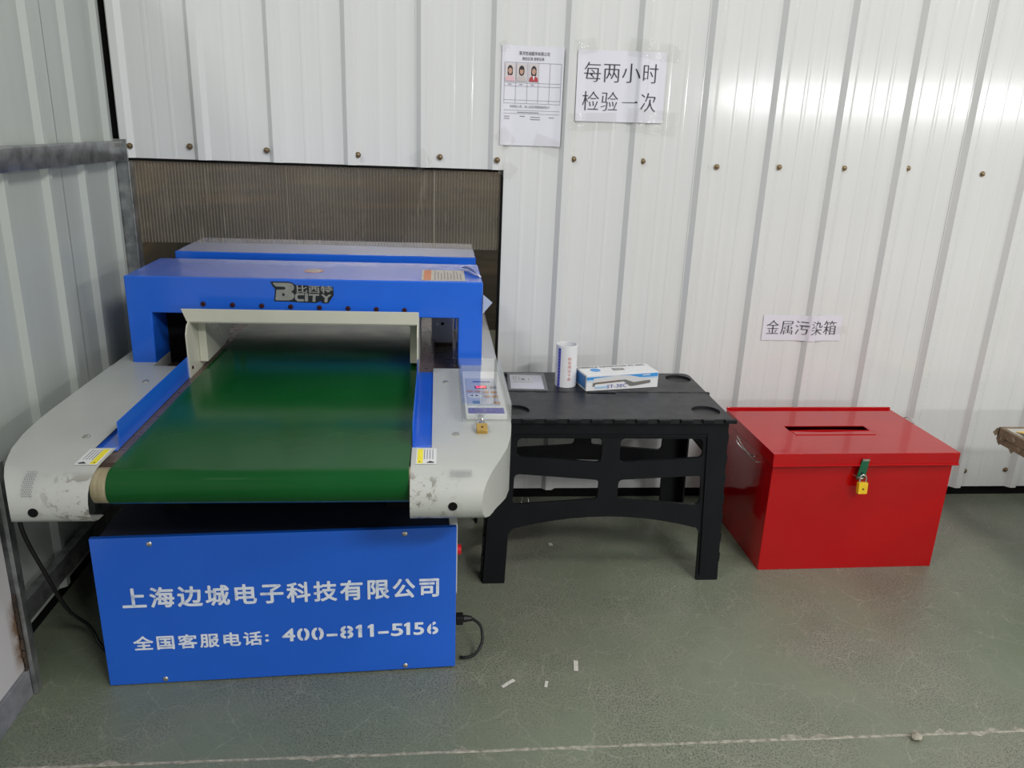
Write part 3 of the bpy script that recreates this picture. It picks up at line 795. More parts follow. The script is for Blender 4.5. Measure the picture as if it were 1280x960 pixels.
# -- control panel with clear cover
cp = P(MB().prism(rounded([(0.842, -0.885), (0.944, -0.885), (0.944, -0.525), (0.842, -0.525)], 0.006), 2, 0.65, 0.664), 'control_panel', M['white_plastic'], bevel=0.002)
P(MB().box((0.849, -0.822, 0.664), (0.93, -0.60, 0.6665)), 'keypad', M['keypad'], cp)
P(MB().box((0.849, -0.876, 0.664), (0.937, -0.842, 0.6665)), 'label_strip', M['purple'], cp)
Z0 = 0.6667
P(MB().box((0.872, -0.692, Z0), (0.905, -0.668, Z0+0.0006)), 'display', M['dark'], cp)
L('display_digits', '280', 0.026, FT(0.874, -0.689, Z0+0.0012), M['led'], cp, off=0.0008, width=0.029)
m = MB(); m.box((0.868, -0.637, Z0), (0.915, -0.627, Z0+0.0004)); P(m, 'title_print', M['ink_blue'], cp)
for x, y in ((0.858, -0.715), (0.878, -0.715), (0.899, -0.722), (0.921, -0.722), (0.901, -0.757), (0.922, -0.757), (0.924, -0.806)):
    P(MB().prism(rounded([(x-0.008, y-0.008), (x+0.008, y-0.008), (x+0.008, y+0.008), (x-0.008, y+0.008)], 0.003, 3), 2, Z0, Z0+0.0008), 'key', M['orange_key'], cp)
P(MB().box((0.862, -0.812, Z0), (0.88, -0.792, Z0+0.0008)), 'key', M['teal_key'], cp)
P(MB().box((0.912, -0.69, Z0), (0.93, -0.672, Z0+0.0008)), 'key', M['ink_soft'], cp)
ov = PM('arrow_key', plate_mesh('arrow_key', [[(0.0185*math.cos(2*PI*i/24), 0.016*math.sin(2*PI*i/24)) for i in range(24)]], 0.0012, FT(0.868, -0.752, Z0+0.0005)), M['white_plastic'], cp)
m = MB(); m.poly([(0.855, -0.752, Z0+0.0014), (0.865, -0.76, Z0+0.0014), (0.865, -0.744, Z0+0.0014)]); m.poly([(0.881, -0.752, Z0+0.0014), (0.871, -0.744, Z0+0.0014), (0.871, -0.76, Z0+0.0014)])
P(m, 'arrow_print', M['ink'], cp)
c = MB()
x0, x1, y0, y1, zt = 0.832, 0.952, -0.90, -0.51, 0.697
c.box((x0, y0, 0.651), (x0+0.002, y1, zt)); c.box((x1-0.002, y0, 0.651), (x1, y1, zt)); c.box((x0, y1-0.002, 0.651), (x1, y1, zt))
c.box((x0, y0, 0.651), (x1, y0+0.002, zt)); c.box((x0, y0, zt), (x1, y1, zt+0.002))
P(c, 'clear_cover', M['acrylic'], cp, bevel=0.0006)
m = MB(); m.cyl((0.876, -0.903, 0.68), 0.015, -0.004, 1, 20); m.box((0.870, -0.912, 0.652), (0.884, -0.903, 0.672))
P(m, 'cover_latch', M['acrylic'], cp)
P(MB().box((0.868, -0.925, 0.651), (0.886, -0.905, 0.657)).tube(spline([(0.870, -0.925, 0.655), (0.870, -0.935, 0.668), (0.877, -0.94, 0.673), (0.884, -0.935, 0.668), (0.884, -0.925, 0.655)], 4), 0.0017), 'latch_staple', M['chrome'], cp)

def padlock(loc, rz, tilt, w, h, t, mat, label):
    root = empty('padlock', loc, rz, label, 'padlock')
    root.rotation_euler = (tilt, 0, rz)
    MB().prism(rounded([(-w/2, -h), (w/2, -h), (w/2, 0), (-w/2, 0)], 0.003, 3), 1, -t/2, t/2).obj('lock_body', mat, root, bevel=0.0012)
    s = w*0.34
    MB().tube(spline([(-s, 0, -0.003), (-s, 0, h*0.35), (-s*0.75, 0, h*0.55), (0, 0, h*0.66), (s*0.75, 0, h*0.55), (s, 0, h*0.35), (s, 0, -0.003)], 5), w*0.085).obj('shackle', M['chrome'], root)
    MB().cyl((0, -t/2+0.0005, -h*0.55), w*0.1, -0.0012, 1, 12).obj('keyhole', M['dark_screw'], root)
    return root
padlock((0.877, -0.952, 0.663), 0.0, math.radians(-72), 0.026, 0.028, 0.012, M['brass'], 'small brass padlock lying on the white control cover')

# cords of the machine
m = MB(); m.tube(spline([(0.852, -0.89, 0.088), (0.872, -0.895, 0.088), (0.892, -0.91, 0.075), (0.894, -0.93, 0.042), (0.875, -0.945, 0.016), (0.848, -0.945, 0.007), (0.838, -0.94, 0.006)], 6), 0.0042)
pc = m.obj('power_cord', M['rubber']); tag(pc, 'black power cord looping out of the blue cabinet beside the table', 'cord')
P(MB().box((0.826, -0.903, 0.076), (0.845, -0.877, 0.100)).cyl((0.845, -0.89, 0.088), 0.010, 0.024, 0, 12, 0.0065), 'plug', M['rubber'], pc, bevel=0.002)
m = MB(); m.tube(spline([(-0.165, -1.0, 0.50), (-0.165, -1.0, 0.42), (-0.15, -0.97, 0.30), (-0.135, -0.92, 0.16), (-0.12, -0.86, 0.07), (-0.09, -0.87, 0.012), (-0.04, -0.90, 0.006), (0.05, -0.86, 0.006)], 7), 0.0048)
tag(m.obj('hanging_cable', M['rubber']), 'black cable hanging beside the left wall under the white cover', 'cable')

# ------------------------------------------------------------------ ribbed plastic sheet over the opening
m = MB(); n = 116; pit = (OX-0.004+0.2)/n; rows = [[], []]
for i in range(n):
    x = -0.2 + pit*i
    for dx, y in ((0, 0.010), (pit*0.72, 0.010), (pit*0.80, 0.006), (pit*0.92, 0.006)):
        rows[0].append((x+dx, y, 0.9355 + 0.002*math.sin(x*5))); rows[1].append((x+dx, y, 1.191))
m.grid(rows)
for k, f in enumerate(m.bm.faces): f.material_index = 0 if k % 4 == 0 else 1
cme = m.mesh('ribbed_plastic_sheet', False); cme.materials.append(M['curtain']); cme.materials.append(M['curtain_web'])
ct = link_mesh('ribbed_plastic_sheet', cme, None, None, sharp=5)
for x, w in ((0.757, 0.004), (0.28, 0.002)):
    MB().box((x, 0.0045, 0.94), (x+w, 0.0055, 1.199)).obj('weld_line', M['curtain_web'], ct)
tag(ct, 'smoky ribbed plastic sheet hung across the wall opening', 'plastic sheet')

# ------------------------------------------------------------------ folding table
T = empty('folding_table', (1.285, -0.36, 0), label='black plastic folding table against the white wall', cat='table')
def TP(mb, name, mat, parent=None, **k): return fix(mb.obj(name, mat, parent or T, **k))
TX0, TX1, TZ = 0.930, 1.642, 0.54
def circ(x, y, r, n=28): return [(x+r*math.cos(2*PI*i/n), y+r*math.sin(2*PI*i/n)) for i in range(n)]
slot_a = rounded([(1.245, -0.352), (1.34, -0.352), (1.34, -0.331), (1.245, -0.331)], 0.009)
def top(y0, y1, holes, r):
    me = plate_mesh('table_top', [rounded([(TX0, y0), (TX1, y0), (TX1, y1), (TX0, y1)], r)] + holes, 0.014, FT(0, 0, TZ-0.007))
    return fix(link_mesh('table_top', me, M['black_top'], T, bevel=0.0015))
R_ = 0.043
t1 = top(-0.583, -0.3405, [circ(1.583, -0.508, R_), circ(1.002, -0.508, R_), rounded([(1.245, -0.357), (1.34, -0.357), (1.34, -0.343), (1.245, -0.343)], 0.006)], [0.006, 0.006, 0.002, 0.002])
t2 = top(-0.3365, -0.128, [circ(1.590, -0.19, R_), circ(1.002, -0.19, R_)], [0.002, 0.002, 0.03, 0.03])
for t_, y in ((t1, -0.508), (t2, -0.19)):
    for x in (1.583 if t_ is t1 else 1.590, 1.002):
        TP(MB().cyl((x, y, TZ-0.0075), R_+0.002, -0.004, 2, 28), 'finger_pit', M['pit'], t_)
TP(MB().box((1.24, -0.36, TZ-0.05), (1.345, -0.315, TZ-0.045)), 'handle_pocket', M['dark'], t1)
def knuckles(y, z, n0, name, hi):
    for k in range(11):
        x = TX0 + 0.02 + 0.0665*k
        m = MB(); m.box((x, y-0.005, z-0.011), (x+0.036, y+0.008, z+hi))
        TP(m, name, M['black'], None, bevel=0.002)
knuckles(-0.588, TZ, 0, 'hinge_knuckle', 0.001)
knuckles(-0.3385, TZ, 0, 'hinge_knuckle', 0.0012)
def leg_frame(y_top, y_bot, thick):
    """moulded end frame with two legs and four curved windows, leaning a little outwards"""
    def sx(x, z):                                  # legs splay towards the floor
        k = (0.52-z)/0.52; return x + (x-1.285)/0.355*0.022*k
    def O(pts): return [(sx(x, z), z) for x, z in pts]
    def arc(xa, xb, za, zm, zb, n=10):
        out = []
        for i in range(n+1):
            t = i/n; out.append((xa+(xb-xa)*t, (1-t)**2*za + 2*t*(1-t)*(2*zm-(za+zb)/2) + t*t*zb))
        return out
    border = O([(0.937, 0.0), (1.000, 0.0), (1.000, 0.165)]) + O(arc(1.012, 1.558, 0.185, 0.223, 0.182)) + O([(1.570, 0.165), (1.570, 0.0), (1.635, 0.0), (1.635, 0.525), (0.937, 0.525)])
    def win(xa, xb, zt0, zt1, zb0, zb1):
        return rounded(O([(xa, zb0), (xb, zb1), (xb, zt1), (xa, zt0)]), 0.016)
    hol = [win(1.008, 1.258, 0.476, 0.475, 0.418, 0.398), win(1.312, 1.562, 0.475, 0.474, 0.398, 0.414),
           win(1.006, 1.256, 0.364, 0.343, 0.264, 0.280), win(1.314, 1.564, 0.343, 0.356, 0.280, 0.258)]
    k = math.atan2(y_top-y_bot, 0.525)
    Mx = Matrix.Translation((0, y_bot, 0)) @ Matrix.Rotation(-k, 4, 'X') @ Matrix.Rotation(PI/2, 4, 'X')
    o = fix(link_mesh('leg_frame', plate_mesh('leg_frame', [border] + hol, thick, Mx), M['black'], T, bevel=0.003))
    return o, Mx
f1, M1 = leg_frame(-0.566, -0.578, 0.012)
f2, M2 = leg_frame(-0.148, -0.136, 0.012)
for fo, sgn, yt, yb in ((f1, 1, -0.560, -0.572), (f2, -1, -0.154, -0.142)):
    for xs in (-1, 1):
        a, b_ = 1.285 + xs*0.352, 1.285 + xs*0.374
        m = MB()
        x0 = 1.285+xs*0.345; x1 = 1.285+xs*0.352
        vs = [(a-0.006*xs, yt, 0.52), (a, yt, 0.52), (a, yt+sgn*0.075, 0.52), (a-0.006*xs, yt+sgn*0.075, 0.52), (b_-0.006*xs, yb, 0.0), (b_, yb, 0.0), (b_, yb+sgn*0.055, 0.0), (b_-0.006*xs, yb+sgn*0.055, 0.0)]
        V = [m.bm.verts.new(v) for v in vs]
        for q in ((0,1,2,3),(7,6,5,4),(0,4,5,1),(1,5,6,2),(2,6,7,3),(3,7,4,0)): m.bm.faces.new([V[i] for i in q])
        TP(m, 'leg_side', M['black'], fo, bevel=0.001)
        for k in range(7):
            z = 0.06 + 0.066*k; xk = b_ + (a-b_)*z/0.52; yk = yb + (yt-yb)*z/0.52
            TP(MB().box((xk-0.004, yk-0.004*sgn if sgn > 0 else yk-0.01, z), (xk+0.003, yk+0.010 if sgn > 0 else yk+0.004, z+0.03)), 'hinge_tooth', M['black'], fo, bevel=0.001)
        # raised border along the leg and the rail
m = MB(); m.box((1.0, -0.579, 0.484), (1.575, -0.574, 0.488)); TP(m, 'rail_ridge', M['black'], f1)
m = MB(); V = [m.bm.verts.new(v) for v in ((1.572, -0.579, 0.49), (1.577, -0.579, 0.49), (1.600, -0.5905, 0.02), (1.595, -0.5905, 0.02), (1.572, -0.57, 0.49), (1.577, -0.57, 0.49), (1.600, -0.575, 0.02), (1.595, -0.575, 0.02))]
for q in ((0,1,2,3),(7,6,5,4),(0,4,5,1),(1,5,6,2),(2,6,7,3),(3,7,4,0)): m.bm.faces.new([V[i] for i in q])
TP(m, 'leg_ridge', M['black'], f1)
for xa, xb in ((0.99, 0.996), (1.575, 1.581)):          # folding stays between the frames
    m = MB(); m.prism([(-0.55, 0.42), (-0.55, 0.46), (-0.16, 0.46), (-0.16, 0.42)], 0, xa, xb); TP(m, 'folding_stay', M['black'], None, bevel=0.001)

# things on the table
tb = empty('paper_tube', (1.190, -0.262, TZ), 0.0, 'white open tube with red characters and a blue stripe', 'tube')
tb.rotation_euler = (0, math.radians(-0.6), 0)
MB().lathe((0, 0, 0), [(0.0345, 0), (0.0345, 0.138), (0.0315, 0.138), (0.0315, 0.004)], 36).obj('tube_wall', M['box_white'], tb)
def wrap(me, r):
    for v in me.vertices:
        a = v.co.x/r; v.co = Vector((r*math.sin(a), -r*math.cos(a), v.co.y))
    return me
m = MB(); m.grid([[(-0.036 + 0.0022*i, z, 0) for i in range(6)] for z in (0.0, 0.13)]); link_mesh('blue_stripe', wrap(m.mesh('blue_stripe', False), 0.0348), paint('violet_blue_print', (0.16, 0.16, 0.55), 0.4), tb)
m = MB()
for k in range(12): m.grid([[(-0.034, 0.004+0.0105*k, 0), (-0.031, 0.005+0.0105*k, 0), (-0.027, 0.007+0.0105*k, 0)], [(-0.034, 0.0095+0.0105*k, 0), (-0.031, 0.0115+0.0105*k, 0), (-0.027, 0.0135+0.0105*k, 0)]])
link_mesh('stripe_print', wrap(m.mesh('stripe_print', False), 0.0351), M['ink_blue'], tb)
tm = text_mesh('tube_characters', '标准测试卡盒', 0.0125, Matrix.Translation((0.005, 0.092, 0)), vertical=True, line=1.08, off=0.0)
link_mesh('tube_characters', wrap(tm, 0.0350), M['ink_red'], tb)

bxa = math.atan2(0.05, 0.25)
bx = empty('instrument_carton', (1.246, -0.332, TZ+0.0005), bxa, 'flat white carton with blue stripes and a picture of a handheld detector', 'carton')
BW, BD, BH = 0.252, 0.098, 0.052
bb = MB().box((0, 0, 0), (BW, BD, BH)).obj('carton_body', M['box_white'], bx, bevel=0.0008)
def BFp(pts, mat, name, lift=0.0006, par=bb):
    m = MB(); m.poly([(x, -lift, z) for x, z in pts]); return m.obj(name, mat, par, recalc=False)
BFp([(0.0, 0.036), (0.0, 0.046), (0.25, 0.050), (0.25, 0.038)], M['sky_blue'], 'blue_stripe')
BFp([(0.0, 0.030), (0.0, 0.033), (0.25, 0.037), (0.25, 0.034)], M['pale_blue'], 'pale_stripe', 0.0007)
BFp([(0.022, 0.026), (0.024, 0.041), (0.10, 0.048), (0.15, 0.046), (0.19, 0.037), (0.224, 0.028), (0.165, 0.022), (0.135, 0.030)], M['light_pic'], 'picture_body', 0.0010)
BFp([(0.022, 0.014), (0.022, 0.026), (0.03, 0.0275), (0.135, 0.033), (0.165, 0.022), (0.224, 0.027), (0.224, 0.017), (0.16, 0.009), (0.152, 0.010), (0.13, 0.027), (0.032, 0.022), (0.027, 0.014)], M['grey_pic'], 'picture_shade', 0.0013)
BFp([(0.033, 0.0275), (0.115, 0.0325), (0.115, 0.0295), (0.033, 0.0245)], M['brown_pic'], 'picture_edge', 0.0016)
link_mesh('model_print', text_mesh('model_print', 'ST-30C', 0.0165, FR(0.072, -0.0018, 0.0065, 0.02), width=0.068, space=1.15), M['ink_blue'], bb)
BFp([(0.03, 0.007), (0.03, 0.0135), (0.074, 0.015), (0.074, 0.0085)], M['pale_blue'], 'small_print', 0.0016)
BFp([(0.195, 0.043), (0.195, 0.046), (0.222, 0.0465), (0.222, 0.0435)], M['label_paper'], 'stripe_print', 0.0012)
m = MB(); m.poly([(-0.0006, 0.008, 0.006), (-0.0006, BD-0.008, 0.006), (-0.0006, BD-0.008, 0.046), (-0.0006, 0.008, 0.046)]); m.obj('end_panel', paint('deep_blue_print', (0.03, 0.17, 0.45), 0.35), bb, recalc=False)
m = MB(); m.cyl((0.05, 0.052, BH+0.0003), 0.017, 0.0004, 2, 24); m.obj('round_emblem', M['sky_blue'], bb)
m = MB(); m.box((0.11, 0.04, BH), (0.15, 0.062, BH+0.0006)); m.obj('grey_block', M['grey_pic'], bb)
m = MB(); m.box((0.115, 0.05, BH+0.0006), (0.145, 0.054, BH+0.0009)); m.box((0.157, 0.05, BH), (0.172, 0.058, BH+0.0006)); m.box((0.177, 0.05, BH), (0.19, 0.058, BH+0.0006)); m.obj('grey_marks', M['light_pic'], bb)
link_mesh('top_print', text_mesh('top_print', 'NEEDLE DETECTOR ST-30C', 0.016, FT(0.004, 0.078, BH+0.0009), width=0.235, off=0.0005), M['grey_pic'], bb)

sl = empty('card_sleeve', (1.066, -0.238, TZ), math.radians(-3), 'clear plastic sleeve holding a white card on the black table', 'sleeve')
MB().box((-0.055, -0.075, 0.0012), (0.052, 0.07, 0.0022)).obj('card', M['paper'], sl)
MB().box((-0.05, -0.02, 0.0023), (0.02, 0.068, 0.0027)).obj('slip', M['label_paper'], sl)
m = MB()
for k, (a, b_) in enumerate(((-0.044, 0.05), (-0.036, 0.055), (-0.026, 0.05), (0.006, 0.03))): m.box((a, 0.005, 0.0028), (a+0.0022, b_, 0.003))
m.box((-0.018, 0.008, 0.0028), (-0.006, 0.03, 0.003)); m.box((-0.045, -0.012, 0.0028), (0.018, -0.009, 0.003)); m.obj('print_line', M['ink_soft'], sl)
m = MB(); m.grid([[(-0.063+0.126*i/10, -0.095+0.185*j/8, 0.0036+0.0005*math.sin(i*1.7+j)*math.sin(j*1.3)) for i in range(11)] for j in range(9)]); m.obj('clear_film', M['sleeve'], sl, recalc=False)

# ------------------------------------------------------------------ red metal box
RX = empty('red_metal_box', (2.105, -0.34, 0), math.radians(0.8), 'glossy red metal box with a slotted lid on the floor', 'box')
w2 = 0.298
bm_ = MB(); t = 0.004; HB = 0.392
bm_.box((-w2, -0.187, 0.003), (w2, -0.187+t, HB)); bm_.box((-w2, 0.2-t, 0.003), (w2, 0.2, HB)); bm_.box((-w2, -0.187+t, 0.003), (-w2+t, 0.2-t, HB)); bm_.box((w2-t, -0.187+t, 0.003), (w2, 0.2-t, HB)); bm_.box((-w2, -0.187, 0.0), (w2, 0.2, 0.004))
rb = bm_.obj('box_body', M['red'], RX, bevel=0.0012)
lw = 0.307
LX0, LX1, LY0, LY1 = -lw, lw, -0.2, 0.205
slot = [(-0.172, -0.012), (0.135, -0.012), (0.108, 0.037), (-0.172, 0.037)]
slot = [(-0.170, 0.037), (0.112, 0.037), (0.112, -0.006), (-0.170, -0.006)]
ld = link_mesh('lid', plate_mesh('lid', [[(LX0, LY0), (LX1, LY0), (LX1, LY1), (LX0, LY1)], slot], 0.003, FT(0, 0, 0.411)), M['red'], RX, bevel=0.001)
m = MB(); z0, z1 = 0.372, 0.4115
m.box((LX0, LY0, z0), (LX1, LY0+0.003, z1)); m.box((LX0, LY1-0.003, z0), (LX1, LY1, z1)); m.box((LX0, LY0, z0), (LX0+0.003, LY1, z1)); m.box((LX1-0.003, LY0, z0), (LX1, LY1, z1))
m.obj('lid_skirt', M['red'], ld, bevel=0.001)
MB().tube([(LX0, LY0-0.001, z0+0.001), (0, LY0-0.001, z0+0.001), (LX1, LY0-0.001, z0+0.001)], 0.0035, 8).obj('rolled_edge', M['red'], ld)
m = MB(); m.box((LX0, LY1-0.004, 0.411), (LX1, LY1+0.004, 0.420)); m.obj('hinge_edge', M['red'], ld, bevel=0.002)
m = MB(); m.box((-0.165, -0.045, 0.4122), (0.112, -0.043, 0.4145)); m.box((-0.165, -0.045, 0.4122), (-0.163, -0.008, 0.4138))
m.poly([(0.112, 0.037, 0.4135), (0.1135, 0.037, 0.4135), (0.132, -0.05, 0.4135), (0.130, -0.05, 0.4135)]); m.obj('slot_flap', M['red'], ld)
MB().tube(spline([(-0.170, -0.008, 0.412), (-0.05, -0.009, 0.4145), (0.05, -0.008, 0.413), (0.112, -0.008, 0.412)], 5), 0.0022, 6).obj('slot_lip', M['red'], ld)
m = MB(); m.tube(spline([(w2, 0.06, 0.36), (w2+0.012, 0.06, 0.375), (w2+0.022, 0.07, 0.40), (w2+0.028, 0.10, 0.415), (w2+0.026, 0.135, 0.405), (w2+0.014, 0.15, 0.375), (w2, 0.15, 0.36)], 5), 0.0022)
m.obj('wire_handle', M['chrome'], RX)['label'] = 'bright wire handle standing up behind the lid'
m = MB(); m.tube(spline([(-w2, -0.07, 0.352), (-w2-0.014, -0.07, 0.35), (-w2-0.024, -0.02, 0.35), (-w2-0.026, 0.03, 0.352), (-w2-0.014, 0.07, 0.352), (-w2, 0.07, 0.352)], 5), 0.0022)
m.obj('wire_handle', M['chrome'], RX)
m = MB(); m.tube(spline([(-w2, -0.10, 0.343), (-w2-0.018, -0.09, 0.342), (-w2-0.03, -0.02, 0.362), (-w2-0.024, 0.05, 0.371)], 5), 0.0014); m.obj('loose_wire', M['steel'], RX)
# hasp, staple
hs = MB(); hs.prism(rounded([(-0.030, 0.328), (-0.004, 0.326), (0.001, 0.352), (0.004, 0.392), (-0.020, 0.394), (-0.026, 0.355)], 0.002, 2), 1, -0.2065, -0.2035)
ha = hs.obj('hasp', M['green_strap'], RX, bevel=0.0006)
MB().box((-0.019, -0.2085, 0.39), (0.003, -0.2035, 0.396)).obj('hasp_hinge', M['steel'], ha)
MB().box((-0.0165, -0.2072, 0.336), (-0.0125, -0.2064, 0.352)).obj('hasp_slot', M['dark'], ha)
MB().tube(spline([(-0.028, -0.188, 0.335), (-0.026, -0.207, 0.335), (-0.018, -0.216, 0.335), (-0.008, -0.207, 0.335), (-0.006, -0.188, 0.335)], 4), 0.0022).obj('staple', M['steel'], RX)
padlock((2.096, -0.556, 0.322), math.radians(0.8), math.radians(-5), 0.030, 0.037, 0.014, M['yellow'], 'yellow padlock hanging from the green hasp of the red box')

# ------------------------------------------------------------------ papers taped to the wall
def surf(x):
    n = 9; s = sum(wall_h(x + (i-n//2)*0.007) for i in range(n))/n
    return max(wall_h(x)*1.0, s*0.9)
def lift_(x): return 0.0018*max(0, math.floor((x/P0+1)/4)) 
def on_wall(me, off, x0=0.0, z0=0.0, roll=0.0):
    c, s = math.cos(roll), math.sin(roll)
    for v in me.vertices:
        u, w = v.co.x, v.co.y
        x = x0 + c*u - s*w; z = z0 + s*u + c*w
        v.co = Vector((x, -surf(x)-0.0075-off, z))
    return me
def patch(w0, w1, h0, h1, nx=40, nz=2):
    m = MB(); m.grid([[(w0+(w1-w0)*i/nx, h0+(h1-h0)*j/nz, 0) for i in range(nx+1)] for j in range(nz+1)])
    return m.mesh('p', False)
def paper(name, label, x0, z0, w, h, roll):
    o = link_mesh(name, on_wall(patch(0, w, 0, h, 60, 4), 0.0, x0, z0, roll), M['paper'], None, sharp=80)
    return tag(o, label, 'notice')
def wtext(par, name, s, size, x0, z0, u, v, roll, mat, off=0.0016, **k):
    me = text_mesh(name, s, size, Matrix.Translation((u, v, 0)), **k)
    return link_mesh(name, on_wall(me, off, x0, z0, roll), mat, par)
def wpoly(par, name, polys, x0, z0, roll, mat, off=0.0014, nx=None):
    """flat print on a paper: rectangles cut into short columns so they follow it"""
    m = MB()
    for (a, b_, c, d) in polys:
        n = nx or max(1, int((b_-a)/0.008))
        m.grid([[(a+(b_-a)*i/n, q, 0) for i in range(n+1)] for q in (c, d)])
    return link_mesh(name, on_wall(m.mesh(name, False), off, x0, z0, roll), mat, par)
def wdisc(par, name, discs, x0, z0, roll, mat, off):
    m = MB()
    for u, v, rx, rz in discs: m.poly([(u+rx*math.cos(2*PI*i/16), v+rz*math.sin(2*PI*i/16), 0) for i in range(16)])
    return link_mesh(name, on_wall(m.mesh(name, False), off, x0, z0, roll), mat, par)

# big notice
sx0, sz0, sr = 1.2125, 1.362, math.radians(0.6)
s1 = paper('paper_notice', 'white notice with two lines of large black characters', sx0, sz0, 0.292, 0.216, sr)
wtext(s1, 'notice_line', '每两小时', 0.066, sx0, sz0, 0.024, 0.126, sr, M['ink'], song=0.0155, width=0.242, space=1.05)
wtext(s1, 'notice_line', '检验', 0.066, sx0, sz0, 0.022, 0.038, sr, M['ink'], song=0.0155, width=0.117, space=1.05)
m = MB(); m.grid([[(0.153+0.004*i, 0.0605, 0) for i in range(13)], [(0.153+0.004*i, 0.0622 if i < 10 else 0.0622+0.004*max(0, 1-abs(i-11)), 0) for i in range(13)]])
link_mesh('notice_line', on_wall(m.mesh('notice_line', False), 0.0016, sx0, sz0, sr), M['ink'], s1)
wtext(s1, 'notice_line', '次', 0.066, sx0, sz0, 0.211, 0.038, sr, M['ink'], song=0.0155, width=0.054)
# form with three portrait photos
fx0, fz0, fr_ = 0.969, 1.279, math.radians(0.2)
s2 = paper('paper_form', 'white form sheet with three small portraits and an empty grid', fx0, fz0, 0.199, 0.302, fr_)
wtext(s2, 'form_title', '漯河悦诚服饰有限公司', 0.0125, fx0, fz0, 0.055, 0.275, fr_, M['ink'], width=0.098, off=0.0014)
wtext(s2, 'form_subtitle', '质检区域 授权名单', 0.011, fx0, fz0, 0.066, 0.26, fr_, M['ink'], width=0.07, off=0.0014)
wtext(s2, 'form_note', '非授权人员，进入此区域需报备登记！', 0.009, fx0, fz0, 0.030, 0.117, fr_, M['ink_soft'], width=0.13, off=0.0014)
lines = []
cols = [0.010, 0.047, 0.084, 0.120, 0.156, 0.192]
for z in (0.252, 0.192, 0.182, 0.140, 0.130, 0.109, 0.099): lines.append((0.010, 0.192, z-0.0004, z+0.0004))
for x in cols: lines.append((x-0.0004, x+0.0004, 0.130, 0.252))
for a, b_, z in ((0.012, 0.03, 0.09), (0.012, 0.03, 0.083), (0.064, 0.08, 0.091), (0.098, 0.13, 0.089), (0.098, 0.13, 0.082), (0.158, 0.175, 0.089), (0.055, 0.125, 0.103), (0.022, 0.034, 0.187), (0.059, 0.069, 0.187), (0.096, 0.106, 0.187)):
    lines.append((a, b_, z-0.0009, z+0.0009))
wpoly(s2, 'form_lines', lines, fx0, fz0, fr_, M['ink_soft'])
for u, shirt, hairbig in ((0.012, 'pink_print', 0), (0.049, 'grey_print', 1), (0.088, 'red_print', 0)):
    ph = wpoly(s2, 'portrait_photo', [(u, u+0.032, 0.196, 0.249)], fx0, fz0, fr_, M['bg_print'], 0.0016)
    c = u+0.016
    wdisc(ph, 'portrait_hair', [(c, 0.231, 0.0085, 0.0125)] + ([(c, 0.222, 0.0088, 0.012)] if not hairbig else [(c, 0.226, 0.009, 0.014)]), fx0, fz0, fr_, M['hair_print'], 0.0019)
    wdisc(ph, 'portrait_face', [(c, 0.2265, 0.0062, 0.0092)], fx0, fz0, fr_, M['skin'], 0.0022)
    if hairbig: wdisc(ph, 'portrait_hair', [(c, 0.236, 0.0068, 0.005)], fx0, fz0, fr_, M['hair_print'], 0.0025)
    m = MB(); m.poly([(u+0.001, 0.1965, 0), (u+0.031, 0.1965, 0), (u+0.029, 0.207, 0), (u+0.021, 0.2135, 0), (u+0.011, 0.2135, 0), (u+0.003, 0.207, 0)])
    link_mesh('portrait_shirt', on_wall(m.mesh('portrait_shirt', False), 0.0024, fx0, fz0, fr_), M[shirt], ph)
    if shirt == 'red_print':
        m = MB(); m.poly([(c-0.004, 0.2135, 0), (c+0.004, 0.2135, 0), (c, 0.2, 0)]); link_mesh('portrait_collar', on_wall(m.mesh('portrait_collar', False), 0.0027, fx0, fz0, fr_), M['label_paper'], ph)
# label above the red box
lx0, lz0, lr = 1.944, 0.632, math.radians(0.3)
s3 = paper('paper_label', 'narrow white paper label above the red metal box', lx0, lz0, 0.298, 0.094, lr)
wtext(s3, 'label_line', '金属污染箱', 0.058, lx0, lz0, 0.015, 0.027, lr, M['ink'], song=0.0155, width=0.262, space=1.05)
# clear tape
def tape(par, name, x, z, w, h, roll):
    return link_mesh(name, on_wall(patch(-w/2, w/2, -h/2, h/2, 14, 3), 0.0034, x, z, roll), M['tape'], par, sharp=80)
for (p, x, z, w, h, r) in ((s1, 1.235, 1.588, 0.07, 0.045, 0.2), (s1, 1.46, 1.585, 0.17, 0.055, -0.1), (s1, 1.27, 1.362, 0.16, 0.055, 0.06), (s1, 1.47, 1.368, 0.17, 0.075, -0.05),
                          (s2, 0.985, 1.30, 0.05, 0.06, 0.7), (s2, 1.125, 1.283, 0.09, 0.05, -0.3), (s2, 0.975, 1.578, 0.03, 0.03, 0.5),
                          (s3, 2.235, 0.675, 0.05, 0.03, 0.1)):
    tape(p, 'clear_tape', x, z, w, h, r)
for x, z, w, h, r in ((0.715, 1.225, 0.055, 0.055, 0.6), (1.0, 1.2, 0.05, 0.05, -0.6)):
    tape(ct, 'clear_tape', x, z, w, h, r)

